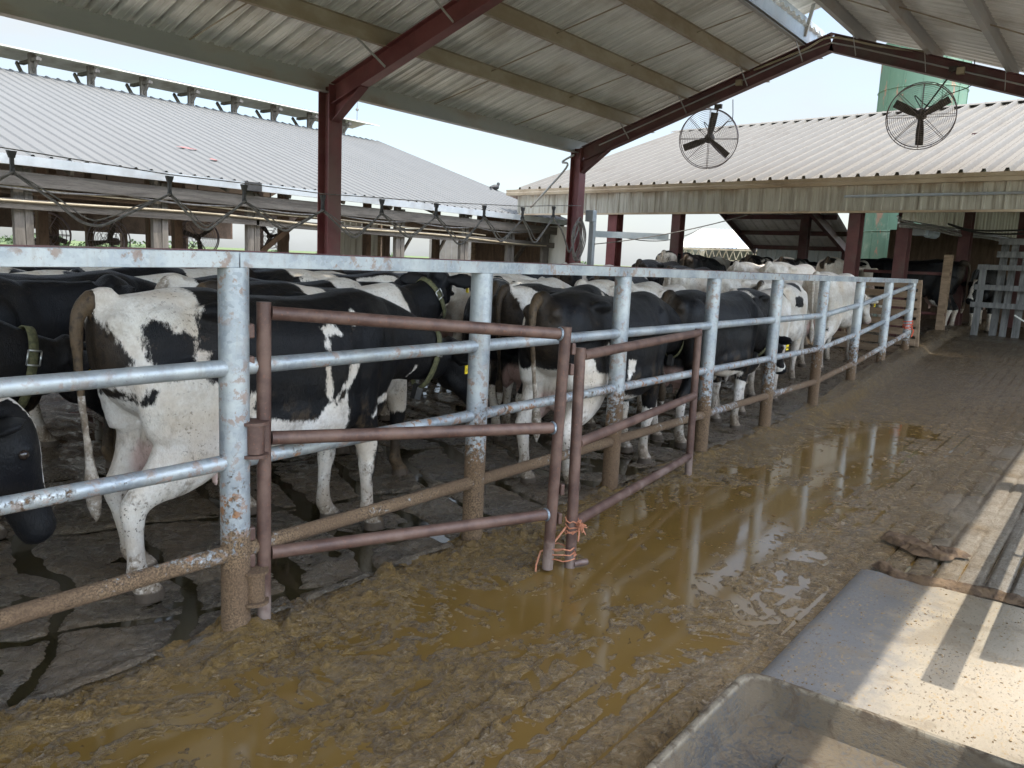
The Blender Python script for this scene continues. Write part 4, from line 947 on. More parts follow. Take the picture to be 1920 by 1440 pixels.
b = MB(); b.tube([(-17.2,34.3,1.5), (-12.4,31.5,1.52)], .03, 6); b.build('gate_rail', M['darkred'], SH)

# silo
SX, SY = -6.32, 29.6
SI = empty('green_silo', (SX,SY,0), 'tall pale green steel silo with rust streaks behind the barn roof', 'silo')
b = MB(); n = 40; rr = 1.32
for z in np.arange(0, 9, 1.5):
    b.tube([(SX,SY,z), (SX,SY,z+1.5)], rr, n, False)
b.build('shell', M['silo'], SI, True)
for z in np.arange(1.5, 9, 1.5):
    b = MB(); b.ring((SX,SY,z), (0,0,1), rr+.005, .022, 40, 6); b.build('ring_flange', M['silo'], SI, True)
b = MB()
for k in range(14):
    a = 2*math.pi*k/14; b.bar((SX+rr*math.cos(a),SY+rr*math.sin(a),0), (SX+rr*math.cos(a),SY+rr*math.sin(a),9), .05, .03, (math.cos(a),math.sin(a),0))
b.build('stave_seam', M['silo'], SI)
b = MB(); b.tube([(SX,SY,9), (SX,SY,10.1)], [rr,.2], 40); b.build('roof', M['galv_clean'], SI, True)

# silvery board gate frame at the lane's far end
BG = empty('board_gate', (-1.9,16.9,.5), 'tall silvery grey board gate frame at the far end of the lane', 'gate')
z0 = .5
for x, y, zt, w_ in ((-2.25,16.9,1.75,.11), (-2.00,17.3,2.24,.12), (-1.83,17.2,2.24,.11), (-1.62,17.1,2.24,.12), (-1.40,17.1,2.24,.1), (-1.15,17.1,2.24,.12), (-.75,17.1,2.24,.12)):
    b = MB(); b.bar((x,y,z0-.1), (x+.02,y,zt), w_, .05, (0,1,0)); b.build('upright', M['wood_grey'], BG)
for z, xa in ((1.78,-2.32), (1.42,-2.34), (1.10,-2.36), (2.25,-2.06), (2.02,-2.06)):
    b = MB(); b.bar((xa,16.84 if z < 1.9 else 17.0,z), (-.5,16.80 if z < 1.9 else 16.98,z+.01), .035, .095 if z < 1.9 else .11); b.build('board', M['wood_grey'], BG)
b = MB(); b.bar((-1.65,16.9,.95), (-1.1,16.9,.62), .02, .04, (0,1,0)); b.build('brace', M['steel'], BG)
# overhead wires in the gap
b = MB(); b.tube(sag((-9.3,15.4,2.2), (-12,26,2.9), .3), .012, 5); b.tube(sag((-8.6,13.7,1.9), (-5.9,15.1,2.62), .08), .010, 5)
tag(b.build('overhead_wire', M['cable'], None, True), 'thin dark overhead wires crossing the gap between the barns', 'wire')
b = MB(); q = random.Random(5)
# far tree line beyond the fields
tb = MB()
for k in range(60):
    ang = R(q.uniform(15, 92)); d = q.uniform(150, 260); cx, cyy = -math.sin(ang)*d, math.cos(ang)*d; hh = q.uniform(1.2, 3.6)
    for j in range(110):
        v = Vector((q.gauss(0,1), q.gauss(0,1), q.gauss(0,1))).normalized()*q.uniform(.45,1.05)
        p = Vector((cx+v.x*hh*1.1, cyy+v.y*hh*1.1, -1.6+hh*.62+v.z*hh*.55)); s_ = q.uniform(.25,.6); a = Vector((q.uniform(-1,1), q.uniform(-1,1), q.uniform(-1,1))).normalized()*s_; c = a.cross(Vector((q.uniform(-1,1), q.uniform(-1,1), 1))).normalized()*s_
        tb.add([p-a, p+c, p+a, p-c], [(0,1,2,3)])
tag(tb.build('tree_line', M['leaf']), 'distant low line of green trees beyond the fields', 'trees', kind='stuff')
# ------------------------------------------------------------------ cows
CS = .93
def ellring(b, c, s, u, ru, rv, n=20, ex=1.0, top=1.0, bot=1.0):
    for j in range(n):
        a = 2*math.pi*j/n; ca, sa = math.cos(a), math.sin(a)
        b.v.append(tuple(c + s*(ru*math.copysign(abs(ca)**ex, ca)) + u*(rv*(top if sa > 0 else bot)*math.copysign(abs(sa)**ex, sa))))
def loft(b, rings, n):
    k = len(rings); base = len(b.v)
    for r in rings: ellring(b, *r, n=n)
    for i in range(k-1):
        for j in range(n): b.f.append((base+i*n+j, base+i*n+(j+1) % n, base+(i+1)*n+(j+1) % n, base+(i+1)*n+j)); b.m.append(0)
    b.f.append(tuple(base+i for i in range(n))[::-1]); b.f.append(tuple(base+(k-1)*n+i for i in range(n))); b.m += [0, 0]
def limb(b, pts, rad, n=14, up=(1,0,0), sub=4):
    # pts centre line, rad list of (fore-aft radius, side radius)
    C = catmull(pts, sub); k = len(C); Rr = catmull([(a, c, 0) for a, c in rad], sub); rings = []
    for i, p in enumerate(C):
        t = (C[min(i+1, k-1)]-C[max(i-1, 0)]).normalized(); u = Vector(up); u = (u-t*u.dot(t)).normalized(); s = t.cross(u)
        rings.append((p, s, u, max(.004, Rr[i].y), max(.004, Rr[i].x)))
    loft(b, rings, n)
def ellipsoid(b, c, r, rot=None):
    q = MB(); q.ball((0,0,0), 1, 14, 10); mtx = Matrix.Translation(Vector(c)) @ (rot.to_4x4() if rot else Matrix.Identity(4)) @ Matrix.Diagonal((*r, 1))
    b.add([tuple(mtx @ Vector(v)) for v in q.v], q.f)
def cow_shape(pose):
    b = MB(); Y = Vector((0,1,0)); Z = Vector((0,0,1)); X = Vector((1,0,0))
    T = [(-.90,1.31,1.17,.05), (-.865,1.365,1.02,.12), (-.78,1.405,.90,.19), (-.66,1.425,.82,.24), (-.50,1.445,.76,.265), (-.35,1.445,.70,.285), (-.15,1.415,.64,.315), (.10,1.40,.60,.335), (.30,1.405,.61,.315), (.48,1.43,.66,.265), (.62,1.44,.69,.225), (.76,1.40,.74,.18), (.87,1.33,.86,.12)]
    cc = catmull([(t[0], t[3], 0) for t in T], 3); zz = catmull([(t[1], t[2], 0) for t in T], 3)
    rings = []
    for c, z in zip(cc, zz):
        top, bot = z.x, z.y; mid = bot+(top-bot)*.46
        rings.append((Vector((c.x, 0, mid)), Y, Z, max(.02, c.y), 1.0, 24, .86, top-mid, mid-bot))
    base = len(b.v); n = 24
    for r in rings: ellring(b, r[0], r[1], r[2], r[3], r[4], n, r[6], r[7], r[8])
    k = len(rings)
    for i in range(k-1):
        for j in range(n): b.f.append((base+i*n+j, base+(i+1)*n+j, base+(i+1)*n+(j+1) % n, base+i*n+(j+1) % n)); b.m.append(0)
    b.f.append(tuple(base+i for i in range(n))); b.f.append(tuple(base+(k-1)*n+i for i in range(n))[::-1]); b.m += [0,0]
    # bony points and muscle
    for s in (1, -1):
        ellipsoid(b, (-.40, .215*s, 1.345), (.13,.05,.045)); ellipsoid(b, (-.83, .115*s, 1.29), (.06,.045,.055))
        ellipsoid(b, (-.60, .165*s, 1.08), (.20,.105,.30), Matrix.Rotation(R(-14), 3, 'Y')); ellipsoid(b, (.50, .195*s, 1.03), (.15,.085,.30), Matrix.Rotation(R(18), 3, 'Y'))
        ellipsoid(b, (.10, .17*s, .80), (.45,.17,.20)); ellipsoid(b, (-.36,.20*s,.90), (.10,.08,.14))
    ellipsoid(b, (.74,0,.80), (.12,.12,.16)); ellipsoid(b, (-.43,0,.66), (.20,.15,.17)); ellipsoid(b, (-.56,0,.72), (.12,.13,.17))
    for sx in (-.50,-.34):
        for s in (1,-1): limb(b, [(sx,.06*s,.55), (sx,.065*s,.44)], [(.022,.022), (.016,.016)], 8)
    st = pose.get('legs', (0,0,0,0))
    for s, dx in ((1, st[0]), (-1, st[1])):
        y = .165*s
        limb(b, [(.50,y,1.02), (.49+dx*.1,y*1.05,.80), (.535+dx*.35,y,.62), (.545+dx*.55,y*.98,.47), (.54+dx*.6,y*.97,.415), (.525+dx*.7,y*.96,.34), (.515+dx*.88,y*.95,.20), (.512+dx*.95,y*.95,.135), (.54+dx,y*.95,.075), (.56+dx,y*.95,.035), (.572+dx,y*.95,-.01)],
             [(.16,.10), (.135,.095), (.088,.072), (.060,.056), (.058,.056), (.045,.040), (.040,.036), (.050,.045), (.047,.045), (.066,.058), (.078,.066)], 14)
    for s, dx in ((1, st[2]), (-1, st[3])):
        y = .175*s
        limb(b, [(-.58,y,1.12), (-.54+dx*.05,y*1.08,.90), (-.51+dx*.1,y*1.10,.74), (-.60+dx*.3,y*1.05,.61), (-.705+dx*.5,y,.52), (-.755+dx*.6,y*.97,.455), (-.745+dx*.7,y*.95,.37), (-.722+dx*.85,y*.93,.22), (-.71+dx*.93,y*.93,.14), (-.68+dx,y*.93,.075), (-.655+dx,y*.93,.035), (-.642+dx,y*.93,-.01)],
             [(.25,.12), (.235,.125), (.22,.115), (.155,.088), (.085,.060), (.066,.054), (.050,.043), (.043,.039), (.053,.047), (.050,.047), (.066,.06), (.078,.066)], 14)
    # tail
    sw = pose.get('tail', 0.0)
    limb(b, [(-.80,0,1.395), (-.88,.0,1.40), (-.955,sw*.1,1.32), (-.965,sw*.25,1.12), (-.955,sw*.55,.88), (-.945,sw*.8,.70), (-.94,sw*.95,.58), (-.93,sw,.46), (-.925,sw,.38)], [(.05,.045), (.045,.042), (.033,.030), (.027,.025), (.022,.021), (.022,.022), (.035,.035), (.032,.032), (.008,.008)], 10, (1,0,.2))
    # neck and head
    px, py, pz_ = pose.get('poll', (1.24,0,1.40)); poll = Vector((px,py,pz_)); yaw, pit = pose.get('hdir', (0, -35))
    hd = Vector((math.cos(R(yaw))*math.cos(R(pit)), math.sin(R(yaw))*math.cos(R(pit)), math.sin(R(pit))))
    hs = Vector((-math.sin(R(yaw)), math.cos(R(yaw)), 0)); hu = hd.cross(hs)
    thr = poll+hd*.06-hu*.07
    nk = [Vector((.50,0,1.10)), Vector((.70,0,1.14)), Vector((.80,0,1.15)).lerp(thr, .33), Vector((.82,0,1.15)).lerp(thr, .66), thr+hd*-.02]
    C = catmull(nk, 4); RR = catmull([(.30,.19,0), (.275,.165,0), (.225,.125,0), (.18,.10,0), (.135,.088,0)], 4); rings = []; nf = []
    for i, p in enumerate(C):
        t = (C[min(i+1, len(C)-1)]-C[max(i-1, 0)]).normalized(); s = Z.cross(t).normalized(); u = t.cross(s); rings.append((p, s, u, RR[i].y, RR[i].x)); nf.append((p, s, u, RR[i].y, RR[i].x))
    loft(b, rings, 18)
    HP = [(-.03,.015,.075,.075), (.04,.0,.115,.095), (.12,-.012,.130,.108), (.20,-.025,.120,.104), (.30,-.04,.097,.078), (.39,-.05,.080,.066), (.46,-.055,.076,.072), (.51,-.058,.066,.072), (.535,-.06,.040,.05)]
    Ch = catmull([(a, o, 0) for a, o, h, w_ in HP], 3); Rh = catmull([(h, w_, 0) for a, o, h, w_ in HP], 3)
    loft(b, [(poll+hd*c.x+hu*c.y, hs, hu, r.y, r.x) for c, r in zip(Ch, Rh)], 18)
    ellipsoid(b, poll+hu*.055+hd*.01, (.055,.06,.045))
    for s in (1, -1):
        ellipsoid(b, poll+hd*.155+hs*(.088*s)+hu*.028, (.045,.028,.032)); ellipsoid(b, poll+hd*.21+hs*(.055*s)-hu*.10, (.10,.04,.06), Matrix((hd, hs, hu)).transposed())
    ears = []
    for s in (1, -1):
        bs = poll+hd*.035+hs*(.085*s)+hu*.015; e = pose.get('ear', -.25); d = (hs*s*.93-hd*.22+Vector((0,0,e))).normalized(); wv = d.cross(hd).normalized(); fw = wv.cross(d).normalized()
        P = [bs, bs+d*.06, bs+d*.13-wv*.0, bs+d*.20, bs+d*.235]; Rd = [(.028,.030), (.024,.056), (.020,.070), (.017,.048), (.010,.012)]
        C2 = catmull(P, 4); R2 = catmull([(a, c, 0) for a, c in Rd], 4)
        loft(b, [(p, wv, fw, max(.006, r.y), max(.006, r.x)) for p, r in zip(C2, R2)], 12); ears.append((bs, d, wv, fw, s))
    return b, dict(poll=poll, hd=hd, hs=hs, hu=hu, ears=ears, neck=nf)
def fuse(b, name, voxel=.0155):
    me = bpy.data.meshes.new('tmp'); me.from_pydata([tuple(v) for v in b.v], [], b.f); me.update()
    o = bpy.data.objects.new('tmp', me); col.objects.link(o)
    r = o.modifiers.new('r', 'REMESH'); r.mode = 'VOXEL'; r.voxel_size = voxel
    s = o.modifiers.new('s', 'SMOOTH'); s.factor = .5; s.iterations = 6
    dg = bpy.context.evaluated_depsgraph_get(); dg.update()
    out = bpy.data.meshes.new_from_object(o.evaluated_get(dg), preserve_all_data_layers=False, depsgraph=dg)
    bpy.data.objects.remove(o); bpy.data.meshes.remove(me); out.name = name
    V = np.zeros(len(out.vertices)*3); out.vertices.foreach_get('co', V); V = V.reshape(-1, 3)
    # ribs, folds and a firm hoof sole
    nrm = np.zeros(len(V)*3); out.vertices.foreach_get('normal', nrm); nrm = nrm.reshape(-1, 3)
    body = sst(V[:,0], -.35, -.2)*(1-sst(V[:,0], .35, .5))*sst(V[:,2], .72, .85)*(1-sst(V[:,2], 1.2, 1.33))
    d = .0030*np.sin((V[:,0]+.25*(V[:,2]-1))*2*math.pi/.115+3*fbm(V*2,8,2))*body*np.clip(.6+1.5*fbm(V*2.5,6,2),0,1) + .006*fbm(V*6, 3, 3)*(1-sst(-V[:,2], -.25, -.1)*.6)
    V += nrm*d[:, None]; V[:,2] = np.maximum(V[:,2], 0)
    out.vertices.foreach_set('co', V.ravel()); out.polygons.foreach_set('use_smooth', np.ones(len(out.polygons), bool)); out.update()
    return out, V
def sd_poly(P, poly):
    poly = np.array(poly); d = np.full(len(P), 1e9); inside = np.zeros(len(P), bool); n = len(poly)
    for i in range(n):
        a = poly[i]; c = poly[(i+1) % n]; e = c-a; w_ = P-a; t = np.clip((w_@e)/(e@e+1e-12), 0, 1); d = np.minimum(d, np.linalg.norm(w_-t[:, None]*e, axis=1))
        cond = ((a[1] <= P[:,1]) != (c[1] <= P[:,1])); 
        xi = a[0]+(P[:,1]-a[1])*(e[0])/(e[1] if abs(e[1]) > 1e-9 else 1e-9); inside ^= cond & (P[:,0] < xi)
    return np.where(inside, d, -d)
def m_coat():
    t = NT('cattle_hair'); o = t.obj(); p = t.sep(o)
    at = t.n("Attribute", attribute_name='coat').outputs['Fac']; pk = t.n("Attribute", attribute_name='pink').outputs['Fac']; un = t.n("Attribute", attribute_name='grime').outputs['Fac']
    fz = t.noise(t.map(o, (1, 1, .4)), 55, 5, .75); fz2 = t.noise(o, 9, 3)
    e = t.math('ADD', at, t.math('ADD', t.math('MULTIPLY', t.math('SUBTRACT', fz, .5), .075), t.math('MULTIPLY', t.math('SUBTRACT', fz2, .5), .05)))
    mk = t.sm(e, -.010, .010)
    n1 = t.noise(o, 3.2, 5, .6); n2 = t.noise(t.map(o, (1,1,.5)), 120, 4, .75); n3 = t.noise(o, 34, 4, .7); n4 = t.noise(o, 1.4, 2)
    wh = t.mix(t.sm(n1, .38, .66), (.70,.67,.615), (.57,.49,.395)); wh = t.mix(t.math('MULTIPLY', t.sm(n3, .40, .7), .35), wh, (.44,.36,.28))
    wh = t.mix(t.math('MULTIPLY', t.sm(n2, .45, .65), .22), wh, (.40,.34,.29))
    bl = t.mix(t.sm(n1, .4, .7), (.0055,.0058,.0070), (.012,.0105,.0095))
    c = t.mix(mk, wh, bl)
    c = t.mix(pk, c, t.mix(n1, (.56,.37,.32), (.47,.33,.29)))
    z = p[2]; low = t.sm(t.math('ADD', z, t.math('MULTIPLY', t.math('SUBTRACT', n3, .5), .25)), .42, .02)
    sp = t.noise(o, 62, 2, .5); n5 = t.noise(o, 5, 3, .6); spots = t.math('MULTIPLY', t.sm(sp, .615, .65), t.math('MAXIMUM', t.math('MULTIPLY', t.sm(n5, .44, .58), t.sm(n4, .35, .6)), t.math('MULTIPLY', t.sm(z, .62, .40), t.sm(n5, .36, .5))))
    c = t.mix(t.math('MULTIPLY', spots, t.fmix(t.sm(z, .75, .55), .5, .92)), c, (.06,.042,.028))
    spl = t.math('MULTIPLY', t.sm(t.noise(t.map(o, (1,1,.7)), 7.5, 6, .72), .52, .66), t.math('MULTIPLY', t.sm(z, 1.15, .45), t.sm(p[0], .95, .8))); d = t.math('MULTIPLY', t.math('ADD', t.math('ADD', t.math('MULTIPLY', low, .85), t.math('MULTIPLY', spl, .7)), t.math('MULTIPLY', un, .9)), t.sm(n3, .22, .55))
    c = t.mix(t.math('MINIMUM', d, .9), c, (.115,.078,.045))
    c = t.mix(t.sm(z, .058, .045), c, t.mix(n3, (.045,.035,.026), (.095,.07,.05)))
    rough = t.fmix(mk, .8, t.fmix(n3, .36, .52)); t.l(t.fmix(mk, .3, .16), t.b.inputs['Specular IOR Level'])
    t.b.inputs["Sheen Weight"].default_value = .0
    hr = t.noise(t.map(o, (1,1,.28), rot=(0,.5,0)), 170, 3, .7); big = t.noise(o, 7, 3, .5)
    return t.out(c, rough, 0, t.math('ADD', t.math('ADD', hr, t.math('MULTIPLY', n3, .7)), t.math('MULTIPLY', big, 2.2)), .5, .009)
M['coat'] = m_coat()
M['eye'] = m_noise('cow_eye', (.012,.008,.006), (.02,.013,.01), .08, 0, 30, bs=0)
def paint(me, V, meta, style, white=(), black=(), seed=0, bias=0.0, face=0, tailblack=False):
    P = V.copy()
    if style == 'poly':
        q = V[:, [0, 2]]; f = np.full(len(V), .3)
        far = V[:,1] > .06
        for w_ in white: f = np.minimum(f, -sd_poly(q, w_))
        for k in black: f = np.maximum(f, sd_poly(q, k))
        n = fbm(P*2.6, seed+3, 2)*.5+.12; f = np.where(far & (V[:,2] > .5), np.minimum(f+.0, n), f)
    elif style == 'black':
        f = .18 + .25*fbm(P*2.1, seed, 2) + bias
    elif style == 'white':
        f = -.20 + .34*fbm(P*2.3, seed, 2) + bias
    else:
        f = .40*fbm(P*np.array([1.9,1.5,1.5]), seed, 2) + .05 + bias
    if tailblack: f = np.where((V[:,0] < -.90) & (V[:,2] > .98), .2, f)
    z = V[:,2]
    legw = sst(-z, -.55, -.35)*(1 if style != 'poly' else 0)
    f = f - legw*(.5+.3*fbm(P*3, seed+7, 2)); f = f - (style != 'poly')*sst(-z, -.72, -.60)*.22*(np.abs(V[:,0]) < .55)
    hl = (P-np.array(meta['poll']))@np.array(meta['hd']); hsd = (P-np.array(meta['poll']))@np.array(meta['hs'])
    ishead = (V[:,0] > .95) & (hl > -.12)
    if face == 1: f = np.where(ishead & (hl > .02), np.where(np.abs(hsd) < .028+.03*sst(hl, .25, .45)+.012*np.sin(hl*30), -.1, np.maximum(f, .15)), np.where(ishead, .2, f))
    elif face == 3: f = np.where(ishead, np.where((np.abs(hsd) < .034) & (hl < .36), -.1, .2), f)
    elif face == 2: f = np.where(ishead, -.15, f)
    elif face == 0: f = np.where(ishead, np.maximum(f, .12), f)
    pink = .0*z
    ud = ((V[:,0]+.45)/.30)**2+(V[:,1]/.20)**2+((z-.60)/.20)**2; pink = np.maximum(pink, 1-sst(ud, .75, 1.1))
    if style == 'poly': pink *= .8
    mz = sst(hl, .445, .49)*ishead; pink = np.maximum(pink, mz*(.75 if face == 2 else .0)); f = np.where((mz > .3) & (face != 2), np.maximum(f, .12), f)
    tailz = (V[:,0] < -.905); grime = np.where(tailz, .55 if style == 'poly' else .2, 0.)+np.where(tailz & (z < .62), .35, 0)+sst(-V[:,0], .76, .90)*.3*(z > .8)
    for nme, arr in (('coat', f), ('pink', pink), ('grime', grime)):
        a = me.attributes.get(nme) or me.attributes.new(nme, 'FLOAT', 'POINT'); a.data.foreach_set('value', np.ascontiguousarray(arr, dtype=np.float32))
    if not me.materials: me.materials.append(M['coat'])
C1W=[
[(-1.043,1.293),(-0.974,1.37),(-0.903,1.432),(-0.727,1.60),(-0.454,1.60),(-0.483,1.385),(-0.526,1.323),(-0.527,1.248),(-0.542,1.185),(-0.482,1.156),(-0.5,1.131),(-0.571,1.06),(-0.466,1.005),(-0.386,0.951),(-0.312,0.668),(-0.39,0.543),(-0.44,-.2),(-1.062,-.2),(-1.097,0.68),(-1.039,1.077),(-0.989,1.245)],
[(0.147,1.258),(0.251,1.27),(0.292,1.211),(0.206,1.204),(0.174,1.124)],
[(0.386,1.281),(0.427,1.333),(0.515,1.255),(0.442,1.274),(0.408,1.248)],
[(0.186,1.056),(0.149,1.059),(0.145,0.909),(0.178,0.864),(0.082,0.776),(-0.153,0.792),(-0.299,0.811),(-0.32,0.9),(-0.266,0.951),(-0.227,0.957),(-0.266,0.865),(-0.153,0.802),(-0.153,0.234),(0.325,0.117),(0.314,0.751),(0.325,0.901),(0.419,1.049),(0.336,1.05),(0.296,0.957),(0.204,0.861),(0.183,0.968)],
[(-.5,.86),(-.1,.79),(.3,.76),(.3,.3),(-.5,.3)],
[(0.544,0.727),(0.603,0.782),(0.758,0.822),(0.906,0.806),(0.858,0.758),(0.68,0.773),(0.589,0.721)],
[(0.957,0.813),(1.028,0.963),(1.025,0.842),(1.097,0.81),(1.081,0.763),(1.288,0.689),(1.27,0.666),(0.993,0.767)],
[(0.45,0.607),(0.62,0.605),(0.60,0.451),(0.60,0.388),(0.7,-0.1),(0.369,-0.1),(0.40,0.30),(0.49,0.33),(0.47,0.479)]]
C1B=[
[(-1.052,1.349),(-0.906,1.357),(-0.879,1.263),(-0.827,1.19),(-0.804,1.134),(-0.824,1.058),(-0.85,1.0),(-0.802,0.976),(-0.809,0.941),(-0.876,0.943),(-0.868,0.899),(-0.883,0.907),(-0.915,1.036),(-0.941,1.139),(-0.995,1.246),(-1.057,1.193)],
[(-0.757,1.282),(-0.725,1.314),(-0.667,1.303),(-0.655,1.253),(-0.588,1.263),(-0.548,1.23),(-0.57,1.136),(-0.585,1.055),(-0.679,1.044),(-0.766,1.138),(-0.765,1.204)],
[(-0.763,1.021),(-0.731,1.006),(-0.752,0.946),(-0.796,0.939)],
[(0.36,0.70),(0.50,0.66),(0.455,0.481),(0.46,0.335),(0.40,0.33),(.35,.45)],
[(0.205,0.829),(0.283,0.916),(0.304,0.903),(0.231,0.836)]]
C2W=[
[(-0.725,1.029),(-0.602,0.984),(-0.572,0.895),(-0.445,0.863),(-0.348,0.855),(-0.366,0.733),(-0.114,0.673),(0.13,0.623),(0.216,0.541),(-0.097,0.52),(-0.45,0.5),(-0.5,-0.2),(-1.1,-0.2),(-1.0,0.9),(-.93,1.0),(-.89,.85),(-.84,.62),(-0.77,0.645),(-0.83,0.772),(-0.75,0.909)],
[(-0.116,0.94),(-0.034,0.934),(-0.046,0.853),(-0.117,0.778)],
[(-0.467,1.051),(-0.366,1.079),(-0.346,1.011),(-0.398,0.998)],
[(-0.1,0.52),(0.849,0.466),(0.956,-0.2),(-0.1,-0.2)],
[(-0.3,0.70),(0.2,0.62),(.2,.45),(-.3,.45)]]
POSES = {
 'level': dict(poll=(1.24,0,1.37), hdir=(4,-42), tail=.03, legs=(.05,-.06,.06,-.05)),
 'low':   dict(poll=(1.35,-.05,1.05), hdir=(-12,-46), tail=-.05, legs=(.02,.10,.05,-.10), ear=-.35),
 'stretch': dict(poll=(1.46,.03,1.10), hdir=(4,-42), tail=-.07, legs=(.22,-.02,-.03,.08), ear=-.3),
 'graze': dict(poll=(1.42,-.02,1.0), hdir=(-8,-66), tail=.02, legs=(.08,-.05,.0,.06), ear=-.1),
 'dropped': dict(poll=(1.46,-.03,.93), hdir=(-14,-48), tail=-.05, legs=(.12,-.08,.05,-.06), ear=-.3),
 'raised': dict(poll=(1.16,.02,1.46), hdir=(38,-12), tail=.0, legs=(.0,.05,.05,-.05), ear=-.1),
 'turnR': dict(poll=(1.22,-.10,1.30), hdir=(-38,-45), tail=.04, legs=(-.04,.06,-.06,.06)),
 'turnL': dict(poll=(1.22,.12,1.26), hdir=(40,-50), tail=-.03, legs=(.06,-.02,.03,-.06)),
}
SHAPES = {}
def shape(p):
    if p not in SHAPES:
        b, meta = cow_shape(POSES[p]); me, V = fuse(b, 'cow'); SHAPES[p] = (me, V, meta)
    return SHAPES[p]
COWGROUP = 'black and white cows packed in the holding pen'
CACHE = {}
def cow(x, y, dev, pose, style, seed, label, bias=0., face=0, white=(), black=(), share=None, acc=(), tagtext=None, z=None, sc=1.0):
    me0, V, meta = shape(pose)
    if share and share in CACHE: me = CACHE[share]
    else:
        me = me0.copy(); me.name = 'cow'; paint(me, V, meta, style, white, black, seed, bias, face, seed in (3, 21))
        if share: CACHE[share] = me
    o = bpy.data.objects.new('cow', me); col.objects.link(o)
    o.location = (x, y, (float(zr(y)) if z is None else z)-.006); o.rotation_euler = (0, 0, R(90+dev)); o.scale = (CS*sc,)*3
    tag(o, label, 'cow', COWGROUP)
    def child(b, name, mat, smooth=True):
        mm = bpy.data.meshes.new(name); mm.from_pydata([tuple(v) for v in b.v], [], b.f); mm.materials.append(mat)
        if smooth: mm.polygons.foreach_set('use_smooth', [True]*len(mm.polygons))
        mm.update(); c = bpy.data.objects.new(name, mm); col.objects.link(c); c.parent = o; return c
    poll, hd, hs, hu = meta['poll'], meta['hd'], meta['hs'], meta['hu']
    if 'eye' in acc:
        for s in (1, -1):
            b = MB(); b.ball(tuple(poll+hd*.165+hs*(.103*s)+hu*.018), .021, 10, 8); child(b, 'eye', M['eye'])
    for s, key in ((1, 'tagL'), (-1, 'tagR')):
        if key in acc:
            bs, d, wv, fw, _ = meta['ears'][0 if s == 1 else 1]
            c = bs+d*.12+fw*.026*1 ; out = (hs*s*.75+hd*.25-hs*0).normalized(); dn = Vector((0,0,-1)); sd = dn.cross(out).normalized(); out = sd.cross(dn)
            b = MB(); pr = [(-.010,.03), (.010,.03), (.012,0), (.034,-.025), (.034,-.085), (-.034,-.085), (-.034,-.025), (-.012,0)]
            c = c+out*.03
            n = len(pr); vs = [c+sd*a-dn*e+out*k for k in (-.002,.002) for a, e in pr]
            b.add(vs, [tuple(range(n)), tuple(range(n, 2*n))[::-1]]+[(i, (i+1) % n+0, (i+1) % n+n, i+n)[::-1] for i in range(n)])
            tg = child(b, 'ear_tag', M['yellow'], False)
            if tagtext:
                cu = bpy.data.curves.new('number', 'FONT'); cu.body = tagtext; cu.size = .034; cu.align_x = 'CENTER'; cu.align_y = 'CENTER'; cu.extrude = .0004; cu.materials.append(M['ink'])
                to = bpy.data.objects.new('number', cu); col.objects.link(to); dg = bpy.context.evaluated_depsgraph_get(); dg.update(); tm = bpy.data.meshes.new_from_object(to.evaluated_get(dg)); bpy.data.objects.remove(to); t_ = bpy.data.objects.new('number', tm); col.objects.link(t_); t_.parent = tg; right = (-dn).cross(out)
                mt = Matrix((right, -dn, out)).transposed().to_4x4(); mt.translation = c+out*.0032+dn*.060; t_.matrix_local = mt
    if 'collar' in acc:
        p, s, u, ru, rv = meta['neck'][-4]; b = MB(); n = 28; t = s.cross(u); vs = []
        for k, (q, wd) in enumerate(((1.03,-.022), (1.06,-.022), (1.06,.022), (1.03,.022))):
            for j in range(n):
                a = 2*math.pi*j/n; drop = -.035*max(0, -math.sin(a)); vs.append(p+s*(ru*q+.008)*math.cos(a)+u*((rv*q+.008)*math.sin(a)+drop)+t*wd)
        fs = [(k*n+j, k*n+(j+1) % n, ((k+1) % 4)*n+(j+1) % n, ((k+1) % 4)*n+j) for k in range(4) for j in range(n)]
        b.add(vs, fs); cl = child(b, 'collar', M['collar'])
        b = MB(); q = p-u*(rv+.075); b.bar(q-u*.05, q+u*.05, .045, .05, t); child(b, 'transponder', M['dark'], False)
        b = MB(); q = p-s*(ru+.016)+u*(rv*.25)
        for a, e in (((-.03,-.035),(.03,-.035)), ((.03,-.035),(.03,.035)), ((.03,.035),(-.03,.035)), ((-.03,.035),(-.03,-.035))): b.tube([q+t*a[0]+u*a[1], q+t*e[0]+u*e[1]], .005, 5)
        bk = child(b, 'buckle', M['steel']); bk.parent = o
    return o
A_ = ('eye', 'tagR', 'tagL', 'collar')
cow(-3.37, 2.38, 0, 'low', 'poly', 3, 'big black and white cow right behind the larger gate, white rump with black patches', white=C1W, black=C1B, face=0, acc=A_, tagtext='1474')
cow(-3.02, 5.02, 0, 'stretch', 'poly', 21, 'mostly black cow with white hind legs behind the smaller gate', white=C2W, black=[], acc=A_)
cow(-3.06, 6.95, -2, 'dropped', 'black', 5, 'black cow with white legs and yellow ear tag, head between the fourth and fifth posts', bias=.02, face=1, acc=A_, tagtext='1390')
cow(-3.35, 8.85, 3, 'turnL', 'patch', 8, 'black and white cow with its white legs showing beyond the fifth post', bias=-.03, acc=('collar',))
cow(-3.42, 11.95, -1, 'low', 'white', 15, 'white cow with collar and white face beside the wooden hurdle', bias=-.02, face=2, acc=('eye','collar','tagR'))
cow(-3.62, 10.3, 4, 'turnL', 'white', 4, 'creamy white cow whose ribs show behind the sixth post', bias=.0, face=2)
cow(-4.60, 1.05, 2, 'level', 'black', 40, 'plain black cow whose long flat back shows left of the white rump', bias=.3)
